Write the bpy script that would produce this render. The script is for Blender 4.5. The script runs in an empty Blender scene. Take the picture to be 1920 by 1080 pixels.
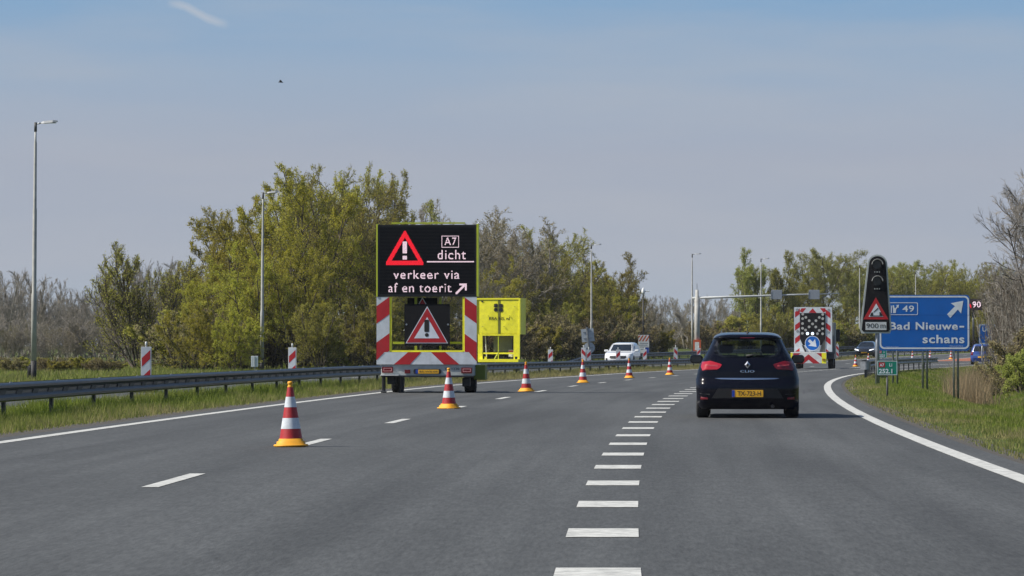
import bpy, bmesh, math, random
import numpy as np
from mathutils import Vector, Matrix
R = math.radians
SC = bpy.context.scene
COL = SC.collection
random.seed(7)

# ------------------------------------------------------------------ camera
FPX = 6400.0          # focal length in pixels of the 1920 wide picture (about 120 mm)
CAMH = 1.22
cam = bpy.data.cameras.new('camera')
cam.sensor_width = 36.0
cam.lens = 36.0 * FPX / 1920.0
cam.clip_start = 0.5
cam.clip_end = 9000
camo = bpy.data.objects.new('camera', cam)
COL.objects.link(camo)
camo.location = (0, 0, CAMH)
camo.rotation_euler = (R(90) + math.atan(108.0 / FPX), 0, 0)
SC.camera = camo

# ------------------------------------------------------------------ sky, sun, exposure
SUN_EL = R(43)
SUN_DIR = Vector((-1.0, -0.16, 0)).normalized()      # horizontal direction towards the sun
w = bpy.data.worlds.new('World')
SC.world = w
w.use_nodes = True
nt = w.node_tree
nt.nodes.clear()
out = nt.nodes.new('ShaderNodeOutputWorld')
bg = nt.nodes.new('ShaderNodeBackground')
bg.inputs['Strength'].default_value = 0.085
sky = nt.nodes.new('ShaderNodeTexSky')
sky.sky_type = 'NISHITA'
sky.sun_disc = False
sky.sun_elevation = SUN_EL
sky.sun_rotation = math.atan2(SUN_DIR.x, SUN_DIR.y)
sky.air_density = 1.0
sky.dust_density = 1.0
tc = nt.nodes.new('ShaderNodeTexCoord')
sep = nt.nodes.new('ShaderNodeSeparateXYZ')
nt.links.new(tc.outputs['Generated'], sep.inputs[0])
ramp = nt.nodes.new('ShaderNodeValToRGB')            # spring haze near the horizon, clearing upwards
mr = nt.nodes.new('ShaderNodeMapRange')
mr.inputs['From Min'].default_value = 0.0
mr.inputs['From Max'].default_value = 0.25
nt.links.new(sep.outputs['Z'], mr.inputs['Value'])
nt.links.new(mr.outputs[0], ramp.inputs[0])
e = ramp.color_ramp.elements
e[0].position = 0.0;  e[0].color = (.34, .41, .49, 1)
e[1].position = 1.0;  e[1].color = (.12, .25, .52, 1)
for p, c in ((.10, (.366, .407, .484, 1)), (.22, (.362, .402, .486, 1)), (.32, (.31, .40, .525, 1)), (.41, (.215, .365, .555, 1))):
    k = e.new(p); k.color = c
sc10 = nt.nodes.new('ShaderNodeVectorMath'); sc10.operation = 'SCALE'; sc10.inputs['Scale'].default_value = 10.0
nt.links.new(ramp.outputs[0], sc10.inputs[0])
# thin cirrus: uneven pale veils plus one brighter wisp
mp = nt.nodes.new('ShaderNodeMapping'); mp.inputs['Scale'].default_value = (9, 9, 60)
nt.links.new(tc.outputs['Generated'], mp.inputs[0])
nz = nt.nodes.new('ShaderNodeTexNoise'); nz.inputs['Scale'].default_value = 1.0; nz.inputs['Detail'].default_value = 5
nt.links.new(mp.outputs[0], nz.inputs['Vector'])
veil = nt.nodes.new('ShaderNodeMapRange')
veil.inputs['From Min'].default_value = .42; veil.inputs['From Max'].default_value = .75
veil.inputs['To Max'].default_value = .38
nt.links.new(nz.outputs['Fac'], veil.inputs['Value'])
mixv = nt.nodes.new('ShaderNodeMix'); mixv.data_type = 'RGBA'
nt.links.new(veil.outputs[0], mixv.inputs['Factor'])
nt.links.new(sc10.outputs[0], mixv.inputs['A'])
mixv.inputs['B'].default_value = (4.4, 4.55, 4.95, 1)

def wmath(op, a, b=None, clamp=False):
    n = nt.nodes.new('ShaderNodeMath'); n.operation = op; n.use_clamp = clamp
    for i, v in enumerate((a, b)):
        if v is None: continue
        if isinstance(v, (int, float)): n.inputs[i].default_value = v
        else: nt.links.new(v, n.inputs[i])
    return n.outputs[0]
# the wisp lies along a bent line in direction space (x/y, z/y)
ux = wmath('DIVIDE', sep.outputs['X'], sep.outputs['Y'])
uz = wmath('DIVIDE', sep.outputs['Z'], sep.outputs['Y'])
wn = nt.nodes.new('ShaderNodeTexNoise'); wn.inputs['Scale'].default_value = 260; wn.inputs['Detail'].default_value = 4
nt.links.new(tc.outputs['Generated'], wn.inputs['Vector'])
a = wmath('SUBTRACT', ux, (370 - 960) / FPX)                     # along the wisp
lin = wmath('ADD', wmath('MULTIPLY', a, -0.33), (648 - 24) / FPX)
lin = wmath('ADD', lin, wmath('MULTIPLY', wmath('SINE', wmath('MULTIPLY', a, 330.0)), -0.0007))
dz = wmath('ABSOLUTE', wmath('SUBTRACT', uz, lin))
thick = wmath('ADD', wmath('MULTIPLY', wn.outputs['Fac'], .0016), .0008)
m1 = wmath('SUBTRACT', 1.0, wmath('DIVIDE', dz, thick), True)
m2 = wmath('SUBTRACT', 1.0, wmath('POWER', wmath('ABSOLUTE', wmath('MULTIPLY', a, 1 / .0092)), 4.0), True)
front = wmath('GREATER_THAN', sep.outputs['Y'], 0.2)
wm = wmath('MULTIPLY', wmath('MULTIPLY', wmath('POWER', m1, .7), m2), wmath('MULTIPLY', front, .6), True)
mixw = nt.nodes.new('ShaderNodeMix'); mixw.data_type = 'RGBA'
nt.links.new(wm, mixw.inputs['Factor'])
nt.links.new(mixv.outputs['Result'], mixw.inputs['A'])
mixw.inputs['B'].default_value = (4.9, 5.2, 5.7, 1)
# high sky: the plain Nishita sky
hi = nt.nodes.new('ShaderNodeMapRange'); hi.interpolation_type = 'SMOOTHSTEP'
hi.inputs['From Min'].default_value = .10; hi.inputs['From Max'].default_value = .45
nt.links.new(sep.outputs['Z'], hi.inputs['Value'])
mixs = nt.nodes.new('ShaderNodeMix'); mixs.data_type = 'RGBA'
nt.links.new(hi.outputs[0], mixs.inputs['Factor'])
nt.links.new(mixw.outputs['Result'], mixs.inputs['A'])
nt.links.new(sky.outputs[0], mixs.inputs['B'])
nt.links.new(mixs.outputs['Result'], bg.inputs['Color'])
nt.links.new(bg.outputs[0], out.inputs[0])

sl = bpy.data.lights.new('sun', 'SUN')
sl.energy = 5.0
sl.angle = R(0.55)
sl.color = (1.0, .95, .86)
so = bpy.data.objects.new('sun', sl)
COL.objects.link(so)
sd = Vector((SUN_DIR.x * math.cos(SUN_EL), SUN_DIR.y * math.cos(SUN_EL), math.sin(SUN_EL)))
so.rotation_euler = sd.to_track_quat('Z', 'Y').to_euler()
so.location = (-40, -10, 60)

SC.view_settings.view_transform = 'Standard'
SC.view_settings.look = 'None'
SC.view_settings.exposure = 0.3
SC.view_settings.gamma = 1.0
SC.view_settings.use_curve_mapping = False
SC.render.engine = 'CYCLES'
SC.cycles.max_bounces = 6
SC.cycles.transparent_max_bounces = 12
SC.cycles.use_denoising = True

# ------------------------------------------------------------------ materials
MATS = {}
def mat(name, col, rough=.6, metal=0.0, var=.12, scale=6.0, bump=0.0, bscale=40.0, coat=0.0, emit=None, estr=1.0, spec=.5, dirt=None, dirtamt=.3):
    if name in MATS: return MATS[name]
    m = bpy.data.materials.new(name)
    m.use_nodes = True
    n = m.node_tree; b = n.nodes['Principled BSDF']
    b.inputs['Roughness'].default_value = rough
    b.inputs['Metallic'].default_value = metal
    b.inputs['Specular IOR Level'].default_value = spec
    if coat:
        b.inputs['Coat Weight'].default_value = coat
        b.inputs['Coat Roughness'].default_value = .04
    t = n.nodes.new('ShaderNodeTexCoord')
    x = n.nodes.new('ShaderNodeTexNoise'); x.inputs['Scale'].default_value = scale; x.inputs['Detail'].default_value = 6
    n.links.new(t.outputs['Object'], x.inputs['Vector'])
    r = n.nodes.new('ShaderNodeMapRange')
    r.inputs['From Min'].default_value = .3; r.inputs['From Max'].default_value = .7
    r.inputs['To Min'].default_value = 1 - var; r.inputs['To Max'].default_value = 1 + var * .6
    n.links.new(x.outputs['Fac'], r.inputs['Value'])
    s = n.nodes.new('ShaderNodeVectorMath'); s.operation = 'SCALE'
    s.inputs[0].default_value = col[:3]
    n.links.new(r.outputs[0], s.inputs['Scale'])
    last = s.outputs[0]
    if dirt:
        y = n.nodes.new('ShaderNodeTexNoise'); y.inputs['Scale'].default_value = scale * .6; y.inputs['Detail'].default_value = 8
        y.inputs['Roughness'].default_value = .7
        n.links.new(t.outputs['Object'], y.inputs['Vector'])
        rr = n.nodes.new('ShaderNodeMapRange')
        rr.inputs['From Min'].default_value = .45; rr.inputs['From Max'].default_value = .75; rr.inputs['To Max'].default_value = dirtamt
        n.links.new(y.outputs['Fac'], rr.inputs['Value'])
        mx = n.nodes.new('ShaderNodeMix'); mx.data_type = 'RGBA'
        n.links.new(rr.outputs[0], mx.inputs['Factor']); n.links.new(last, mx.inputs['A'])
        mx.inputs['B'].default_value = (*dirt, 1)
        last = mx.outputs['Result']
    n.links.new(last, b.inputs['Base Color'])
    if emit:
        b.inputs['Emission Color'].default_value = (*emit, 1)
        b.inputs['Emission Strength'].default_value = estr
    if bump:
        y = n.nodes.new('ShaderNodeTexNoise'); y.inputs['Scale'].default_value = bscale; y.inputs['Detail'].default_value = 4
        n.links.new(t.outputs['Object'], y.inputs['Vector'])
        bp = n.nodes.new('ShaderNodeBump'); bp.inputs['Strength'].default_value = bump; bp.inputs['Distance'].default_value = .02
        n.links.new(y.outputs['Fac'], bp.inputs['Height'])
        n.links.new(bp.outputs[0], b.inputs['Normal'])
    MATS[name] = m
    return m

DIRT = (.12, .105, .085)
M_RED = mat('reflective_red', (.46, .012, .018), .45, dirt=DIRT, dirtamt=.15)
M_WHITE = mat('reflective_white', (.62, .66, .70), .45, dirt=(.3, .3, .28), dirtamt=.35)
M_WPAINT = mat('white_paint', (.74, .75, .74), .4, dirt=(.35, .34, .3), dirtamt=.3)
M_LGREY = mat('light_grey_paint', (.42, .45, .44), .5, dirt=(.2, .19, .17), dirtamt=.35)
M_BLACK = mat('black_plastic', (.012, .012, .014), .55)
M_SCREEN = mat('matte_black_screen', (.007, .007, .009), .75, spec=.25)
M_RUBBER = mat('tyre_rubber', (.018, .018, .019), .85, bump=.3)
M_STEEL = mat('galvanised_steel', (.30, .32, .34), .42, .7, var=.3, scale=5, dirt=(.12, .11, .1), dirtamt=.4)
M_DSTEEL = mat('weathered_steel', (.032, .037, .046), .38, .4, var=.3, scale=3, dirt=(.05, .05, .05), dirtamt=.5)
M_CONC = mat('grey_lamp_paint', (.40, .40, .38), .6, var=.25, scale=2.5, dirt=(.2, .19, .17), dirtamt=.4)
M_FLUO = mat('fluorescent_yellow', (.95, .88, .03), .5, dirt=(.35, .36, .08), dirtamt=.25)
M_FLUOD = mat('yellow_green_frame', (.50, .56, .03), .5, dirt=(.2, .2, .08), dirtamt=.35)
M_CYEL = mat('cone_yellow_rubber', (.80, .36, .012), .6, dirt=DIRT, dirtamt=.25)
M_CRED = mat('cone_red', (.38, .016, .02), .5, scale=14, dirt=(.09, .04, .04), dirtamt=.35)
M_CWHT = mat('cone_white_band', (.58, .62, .66), .4, scale=14, dirt=(.2, .2, .2), dirtamt=.35)
M_BLUE = mat('sign_blue', (.002, .115, .47), .35, scale=1.5, var=.1)
M_SWHT = mat('sign_white', (.70, .74, .80), .4)
M_GREEN = mat('sign_green', (.005, .22, .15), .4)
M_LEDW = mat('led_white_pink', (.1, .08, .09), .5, emit=(1.0, .76, .86), estr=1.05)
M_LEDR = mat('led_red', (.1, .004, .006), .5, emit=(1.0, .012, .03), estr=.95)
M_LAMP = mat('lamp_lens_grey', (.42, .42, .40), .25)
M_LAMPON = mat('lamp_lens_lit', (.7, .75, .8), .3, emit=(.75, .85, 1.0), estr=1.3)
M_TAIL = mat('tail_light_red', (.13, .004, .010), .15, coat=.5)
M_TAILSUN = mat('tail_light_sunlit', (.30, .006, .014), .12, coat=1.0, emit=(1, .03, .06), estr=.10)  # brighter red and faint glow paint sunlight onto the lens, lamp is off
M_CHROME = mat('chrome', (.75, .77, .80), .13, 1.0, var=.04)
M_NAVY = mat('dark_blue_car_paint', (.0035, .004, .009), .2, .0, var=.1, coat=.28, spec=.12)
M_WCAR = mat('white_car_paint', (.78, .79, .80), .3, coat=1.0, var=.04)
M_BCAR = mat('black_car_paint', (.012, .015, .022), .25, coat=1.0)
M_UCAR = mat('blue_car_paint', (.02, .06, .26), .3, coat=1.0)
M_PLATE = mat('plate_yellow', (.80, .42, .02), .45)
M_EUBLUE = mat('plate_blue', (.01, .05, .35), .45)
M_INK = mat('black_ink', (.012, .012, .012), .6)
M_ORANGE = mat('orange_box_paint', (.60, .10, .03), .55, dirt=DIRT, dirtamt=.2)
M_BARK = mat('bark_grey_brown', (.085, .068, .05), .9, var=.4, scale=3)
M_BARKL = mat('bark_pale', (.29, .265, .225), .9, var=.35, scale=2)
M_TWIG = mat('twig_brown_grey', (.26, .235, .205), .9, var=.35, scale=1)
M_HEADL = mat('headlight_lens', (.6, .62, .65), .1, coat=1.0, emit=(.9, .95, 1), estr=.25)
M_HEADON = mat('headlight_lit', (.7, .72, .75), .1, emit=(.95, .97, 1), estr=1.6)

def glass_mat(name, tint, alpha):
    if name in MATS: return MATS[name]
    m = bpy.data.materials.new(name); m.use_nodes = True
    n = m.node_tree; n.nodes.clear()
    o = n.nodes.new('ShaderNodeOutputMaterial')
    g = n.nodes.new('ShaderNodeBsdfGlossy'); g.inputs['Roughness'].default_value = .03
    t = n.nodes.new('ShaderNodeBsdfTransparent'); t.inputs[0].default_value = (*tint, 1)
    f = n.nodes.new('ShaderNodeFresnel'); f.inputs[0].default_value = 1.5
    nzz = n.nodes.new('ShaderNodeTexNoise'); nzz.inputs['Scale'].default_value = 9
    d = n.nodes.new('ShaderNodeBsdfDiffuse'); d.inputs[0].default_value = (.02, .022, .025, 1)
    mr_ = n.nodes.new('ShaderNodeMapRange'); mr_.inputs['To Min'].default_value = alpha * .6; mr_.inputs['To Max'].default_value = alpha
    n.links.new(nzz.outputs['Fac'], mr_.inputs['Value'])
    a1 = n.nodes.new('ShaderNodeMixShader'); a2 = n.nodes.new('ShaderNodeMixShader')
    n.links.new(mr_.outputs[0], a1.inputs[0]); n.links.new(t.outputs[0], a1.inputs[1]); n.links.new(d.outputs[0], a1.inputs[2])
    n.links.new(f.outputs[0], a2.inputs[0]); n.links.new(a1.outputs[0], a2.inputs[1]); n.links.new(g.outputs[0], a2.inputs[2])
    n.links.new(a2.outputs[0], o.inputs[0])
    MATS[name] = m
    return m
M_GLASS = glass_mat('tinted_glass', (.33, .40, .38), .12)
M_CLEAR = glass_mat('clear_glass', (.8, .85, .83), .05)

def leaf_mat(name, cols, trans=.35):
    m = bpy.data.materials.new(name); m.use_nodes = True
    n = m.node_tree; n.nodes.clear()
    o = n.nodes.new('ShaderNodeOutputMaterial')
    g = n.nodes.new('ShaderNodeNewGeometry')
    oi = n.nodes.new('ShaderNodeObjectInfo')
    rp = n.nodes.new('ShaderNodeValToRGB')
    el = rp.color_ramp.elements
    el[0].color = (*cols[0], 1); el[1].color = (*cols[-1], 1)
    for i, c in enumerate(cols[1:-1]):
        k = el.new((i + 1) / (len(cols) - 1)); k.color = (*c, 1)
    n.links.new(g.outputs['Random Per Island'], rp.inputs[0])
    hs = n.nodes.new('ShaderNodeHueSaturation')
    r1 = n.nodes.new('ShaderNodeMapRange'); r1.inputs['To Min'].default_value = .485; r1.inputs['To Max'].default_value = .515
    r2 = n.nodes.new('ShaderNodeMapRange'); r2.inputs['To Min'].default_value = .8; r2.inputs['To Max'].default_value = 1.15
    n.links.new(oi.outputs['Random'], r1.inputs['Value']); n.links.new(oi.outputs['Random'], r2.inputs['Value'])
    n.links.new(r1.outputs[0], hs.inputs['Hue']); n.links.new(r2.outputs[0], hs.inputs['Value'])
    n.links.new(rp.outputs[0], hs.inputs['Color'])
    d = n.nodes.new('ShaderNodeBsdfDiffuse'); t = n.nodes.new('ShaderNodeBsdfTranslucent')
    n.links.new(hs.outputs[0], d.inputs[0]); n.links.new(hs.outputs[0], t.inputs[0])
    mx = n.nodes.new('ShaderNodeMixShader'); mx.inputs[0].default_value = trans
    n.links.new(d.outputs[0], mx.inputs[1]); n.links.new(t.outputs[0], mx.inputs[2])
    n.links.new(mx.outputs[0], o.inputs[0])
    MATS[name] = m
    return m
L_YEL = leaf_mat('leaf_yellow_green', [(.30, .285, .042), (.48, .44, .065), (.38, .385, .055), (.55, .49, .10)], .5)
L_OLI = leaf_mat('leaf_olive', [(.22, .21, .05), (.37, .335, .07), (.30, .30, .065), (.45, .39, .11)], .5)
L_GRN = leaf_mat('leaf_fresh_green', [(.24, .26, .06), (.38, .39, .10), (.30, .33, .08), (.46, .45, .15)], .5)
L_BUD = leaf_mat('leaf_brown_bud', [(.21, .175, .10), (.29, .24, .12), (.25, .225, .095), (.33, .28, .16)], .35)
G_GRASS = None

# ------------------------------------------------------------------ mesh helpers
class MB:
    def __init__(s): s.v = []; s.f = []
    def add(s, vs, fs):
        o = len(s.v); s.v += [tuple(p) for p in vs]; s.f += [tuple(i + o for i in q) for q in fs]; return s
    def box(s, x0, x1, y0, y1, z0, z1):
        return s.add([(x0, y0, z0), (x1, y0, z0), (x1, y1, z0), (x0, y1, z0), (x0, y0, z1), (x1, y0, z1), (x1, y1, z1), (x0, y1, z1)],
                     [(0, 3, 2, 1), (4, 5, 6, 7), (0, 1, 5, 4), (1, 2, 6, 5), (2, 3, 7, 6), (3, 0, 4, 7)])
    def poly(s, pts, y):                       # flat print facing -Y
        return s.add([(p[0], y, p[1]) for p in pts], [tuple(range(len(pts)))])
    def prism(s, pts, y0, y1):                 # outline in x-z with depth
        n = len(pts)
        vs = [(p[0], y0, p[1]) for p in pts] + [(p[0], y1, p[1]) for p in pts]
        return s.add(vs, [tuple(range(n)), tuple(range(2 * n - 1, n - 1, -1))] + [((i + 1) % n, i, n + i, n + (i + 1) % n) for i in range(n)])
    def ring(s, outer, inner, y):              # flat outline strip between two outlines
        n = len(outer)
        return s.add([(p[0], y, p[1]) for p in outer] + [(p[0], y, p[1]) for p in inner],
                     [(i, (i + 1) % n, n + (i + 1) % n, n + i) for i in range(n)])
    def tube(s, pts, rad, n=8, cap=True):
        pts = [Vector(p) for p in pts]
        if not hasattr(rad, '__len__'): rad = [rad] * len(pts)
        o = len(s.v)
        for i, p in enumerate(pts):
            d = (pts[min(i + 1, len(pts) - 1)] - pts[max(i - 1, 0)]).normalized()
            a_ = d.cross(Vector((0, 0, 1)) if abs(d.z) < .9 else Vector((1, 0, 0))).normalized(); b_ = d.cross(a_)
            for k in range(n):
                q = 2 * math.pi * k / n
                s.v.append(tuple(p + (a_ * math.cos(q) + b_ * math.sin(q)) * rad[i]))
        for i in range(len(pts) - 1):
            for k in range(n):
                s.f.append((o + i * n + k, o + i * n + (k + 1) % n, o + (i + 1) * n + (k + 1) % n, o + (i + 1) * n + k))
        if cap:
            s.f.append(tuple(o + k for k in range(n))[::-1]); s.f.append(tuple(o + (len(pts) - 1) * n + k for k in range(n)))
        return s
    def lathe(s, prof, n=24, sq=0.0):
        o = len(s.v)
        for r, z in prof:
            for k in range(n):
                q = 2 * math.pi * k / n
                c, d = math.cos(q), math.sin(q)
                m = 1.0
                if sq: m = 1 + sq * (1 / max(abs(c), abs(d)) - 1)
                s.v.append((r * c * m, r * d * m, z))
        for i in range(len(prof) - 1):
            for k in range(n):
                s.f.append((o + i * n + k, o + i * n + (k + 1) % n, o + (i + 1) * n + (k + 1) % n, o + (i + 1) * n + k))
        return s
    def disc(s, cx, cz, r, y, n=20):
        return s.poly([(cx + r * math.cos(2 * math.pi * k / n), cz + r * math.sin(2 * math.pi * k / n)) for k in range(n)], y)
    def cylx(s, x0, x1, cy, cz, r, n=28):      # wheel lying on its side axis X
        o = len(s.v)
        prof = [(x0, r * .6), (x0, r * .92), (x0 + (x1 - x0) * .12, r), (x1 - (x1 - x0) * .12, r), (x1, r * .92), (x1, r * .6)]
        for x, q in prof:
            for k in range(n):
                t = 2 * math.pi * k / n
                s.v.append((x, cy + q * math.cos(t), cz + q * math.sin(t)))
        for i in range(len(prof) - 1):
            for k in range(n):
                s.f.append((o + i * n + k, o + i * n + (k + 1) % n, o + (i + 1) * n + (k + 1) % n, o + (i + 1) * n + k))
        s.f.append(tuple(o + k for k in range(n))); s.f.append(tuple(o + 5 * n + k for k in range(n))[::-1])
        return s
    def mesh(s, name, smooth=False):
        me = bpy.data.meshes.new(name)
        me.from_pydata(s.v, [], s.f)
        if smooth: me.polygons.foreach_set('use_smooth', [True] * len(me.polygons))
        me.update()
        return me
    def build(s, name, m, parent=None, smooth=False, bevel=0.0, label=None):
        o = bpy.data.objects.new(name, s.mesh(name, smooth))
        o.data.materials.append(m)
        COL.objects.link(o)
        if parent: o.parent = parent
        if bevel:
            b = o.modifiers.new('bevel', 'BEVEL'); b.width = bevel; b.segments = 2; b.limit_method = 'ANGLE'
        if label: o['label'] = label
        return o

def link_mesh(name, me, m, parent=None):
    o = bpy.data.objects.new(name, me)
    if m and not me.materials: me.materials.append(m)
    COL.objects.link(o)
    if parent: o.parent = parent
    return o
def np_mesh(name, verts, faces, n):
    """verts (N,3) array, faces (F,n) array"""
    me = bpy.data.meshes.new(name)
    F = len(faces)
    me.vertices.add(len(verts)); me.vertices.foreach_set('co', np.asarray(verts, dtype=np.float32).ravel())
    me.loops.add(F * n); me.loops.foreach_set('vertex_index', np.asarray(faces, dtype=np.int32).ravel())
    me.polygons.add(F)
    me.polygons.foreach_set('loop_start', np.arange(0, F * n, n, dtype=np.int32))
    me.update(calc_edges=True)
    return me
def tag(o, label=None, cat=None, group=None, kind=None):
    if label: o['label'] = label
    if cat: o['category'] = cat
    if group: o['group'] = group
    if kind: o['kind'] = kind
    return o
def thing(name, label, cat, loc=(0, 0, 0), rz=0.0, group=None):
    o = bpy.data.objects.new(name, None)
    o.empty_display_size = .2
    COL.objects.link(o)
    o.location = loc; o.rotation_euler = (0, 0, rz)
    return tag(o, label, cat, group)
def copy_tree(o, parent=None):
    c = o.copy(); COL.objects.link(c); c.parent = parent
    for ch in list(o.children): copy_tree(ch, c)
    return c

_txt = {}
def text2d(s, off=0.0, space=1.0):
    k = (s, off, space)
    if k in _txt: return _txt[k]
    cu = bpy.data.curves.new('t', 'FONT'); cu.body = s; cu.size = 1.0; cu.offset = off; cu.space_character = space
    cu.resolution_u = 4
    ob = bpy.data.objects.new('t', cu); COL.objects.link(ob)
    dg = bpy.context.evaluated_depsgraph_get()
    me = bpy.data.meshes.new_from_object(ob.evaluated_get(dg))
    vs = [(v.co.x, v.co.y) for v in me.vertices]; fs = [tuple(p.vertices) for p in me.polygons]
    bpy.data.objects.remove(ob); bpy.data.curves.remove(cu); bpy.data.meshes.remove(me)
    _txt[k] = (vs, fs)
    return vs, fs
def text_fit(mb, s, x0, x1, z0, z1, y, off=.012, space=1.0):
    """lettering whose ink box fills x0..x1, z0..z1, printed on the plane y, read from -Y"""
    vs, fs = text2d(s, off, space)
    ax = [v[0] for v in vs]; az = [v[1] for v in vs]
    sx = (x1 - x0) / (max(ax) - min(ax)); sz = (z1 - z0) / (max(az) - min(az))
    mb.add([(x0 + (v[0] - min(ax)) * sx, y, z0 + (v[1] - min(az)) * sz) for v in vs], fs)
    return mb
def clip(poly, a_, b_, c_):                      # keep a*x+b*z >= c
    out_ = []
    for i in range(len(poly)):
        p, q = poly[i], poly[(i + 1) % len(poly)]
        dp = a_ * p[0] + b_ * p[1] - c_; dq = a_ * q[0] + b_ * q[1] - c_
        if dp >= 0: out_.append(p)
        if dp * dq < 0:
            t = dp / (dp - dq); out_.append((p[0] + (q[0] - p[0]) * t, p[1] + (q[1] - p[1]) * t))
    return out_
def stripes(mb, rect, slope, period, duty, phase, y):
    """diagonal bands z = slope*x + c inside a convex outline"""
    us = [p[1] - slope * p[0] for p in rect]
    k = math.floor((min(us) - phase) / period) - 1
    while phase + k * period < max(us):
        lo = phase + k * period; hi_ = lo + period * duty
        p = clip(clip(rect, -slope, 1, lo), slope, -1, -hi_)
        if len(p) > 2: mb.poly(p, y)
        k += 1
    return mb
def rect(x0, x1, z0, z1): return [(x0, z0), (x1, z0), (x1, z1), (x0, z1)]
def rrect(x0, x1, z0, z1, r, n=5):
    o = []
    for cx, cz, a0 in ((x1 - r, z1 - r, 0), (x0 + r, z1 - r, 90), (x0 + r, z0 + r, 180), (x1 - r, z0 + r, 270)):
        for k in range(n + 1):
            t = R(a0 + 90 * k / n); o.append((cx + r * math.cos(t), cz + r * math.sin(t)))
    return o
def tri_round(cx, z0, z1, wd, r, n=5):
    """upright triangle outline with rounded corners"""
    P = [Vector((cx - wd / 2, z0)), Vector((cx + wd / 2, z0)), Vector((cx, z1))]
    o = []
    for i in range(3):
        p = P[i]; a_ = (P[i - 1] - p).normalized(); b_ = (P[(i + 1) % 3] - p).normalized()
        for k in range(n + 1):
            t = k / n
            q = p + a_ * r * (1 - t) ** 2 + b_ * r * t ** 2
            o.append((q.x, q.y))
    return o

# ------------------------------------------------------------------ the place: road line, heights
def xl(y):                                       # x of the left edge line
    if y < 600: return -6.45 + .05 * (y - 43) + (y - 43) ** 2 / 2750.0
    return xl(599.99) + (y - 600) * dxl(599)
def dxl(y): return .05 + 2 * (min(y, 600) - 43) / 2750.0
GZ = [(-200, 0), (100, 0), (155, -.13), (225, -.25), (265, -.15), (305, .02), (350, .25), (450, .75), (560, .95), (9000, .95)]
def gz(y):
    for (a0, b0), (a1, b1) in zip(GZ, GZ[1:]):
        if y <= a1:
            t = (y - a0) / (a1 - a0); t = max(0, t)
            return b0 + (b1 - b0) * t
    return .95
def ex(y):                                       # how far the exit lane has moved away
    if y < 150: return 0.0
    y = min(y, 420)
    return ((y - 150) / 110.0) ** 2 * 4.2
PROF = [(-900, .0), (-60, 0), (-24, -.03), (-14, -.06), (-13.1, -.03), (-12.6, -.04), (-4.3, -.04), (-3.9, -.01), (-2.6, -.09), (-1.2, -.05), (-.5, -.012), (-.3, -.04),
        (11.95, -.04), (12.25, -.012), (13.0, .01), (13.9, -.05), (14.7, -.2), (15.6, -.5), (16.6, -.85), (17.6, -.9), (19.0, -.55), (21.0, -.12), (24, .0), (60, .1), (900, .1)]
def prof(t):
    for (a0, b0), (a1, b1) in zip(PROF, PROF[1:]):
        if t <= a1: return b0 + (b1 - b0) * (t - a0) / (a1 - a0)
    return .1
def ground_z(x, y):
    t = x - xl(y)
    if t > 8: t = max(8, t - ex(y))
    return gz(y) + prof(t)
def XP(px, Y): return (px - 960.0) / FPX * Y
def ZP(py, Y): return CAMH - (py - 648.0) / FPX * Y
def onroad(t, Y, dz=0): return (xl(Y) + t, Y, gz(Y) + dz)
def head(Y): return -math.atan(dxl(Y))           # rotation about z of something that follows the road

YS = list(np.arange(-40, 420, 5.0)) + list(np.arange(420, 620, 20.0)) + [700, 850, 1100, 1500, 2200, 3500, 6000]
def strip(name, tfun, ys, dz, m, parent=None, under=None):
    """sheet following the road; tfun(y) gives the list of offsets, with a uv of (offset, distance)"""
    vs = []; fs = []; uv = []
    n = len(tfun(ys[0]))
    for y in ys:
        for t in tfun(y):
            vs.append((xl(y) + t, y, gz(y) + dz + (prof(t if t <= 8 else max(8, t - ex(y))) if under else 0))); uv.append((t, y))
    for i in range(len(ys) - 1):
        for k in range(n - 1):
            fs.append((i * n + k, i * n + k + 1, (i + 1) * n + k + 1, (i + 1) * n + k))
    me = bpy.data.meshes.new(name); me.from_pydata(vs, [], fs)
    l = me.uv_layers.new(name='UVMap')
    for p in me.polygons:
        for li in p.loop_indices: l.data[li].uv = uv[me.loops[li].vertex_index]
    me.update()
    me.materials.append(m)
    o = bpy.data.objects.new(name, me); COL.objects.link(o)
    if parent: o.parent = parent
    return o

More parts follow.
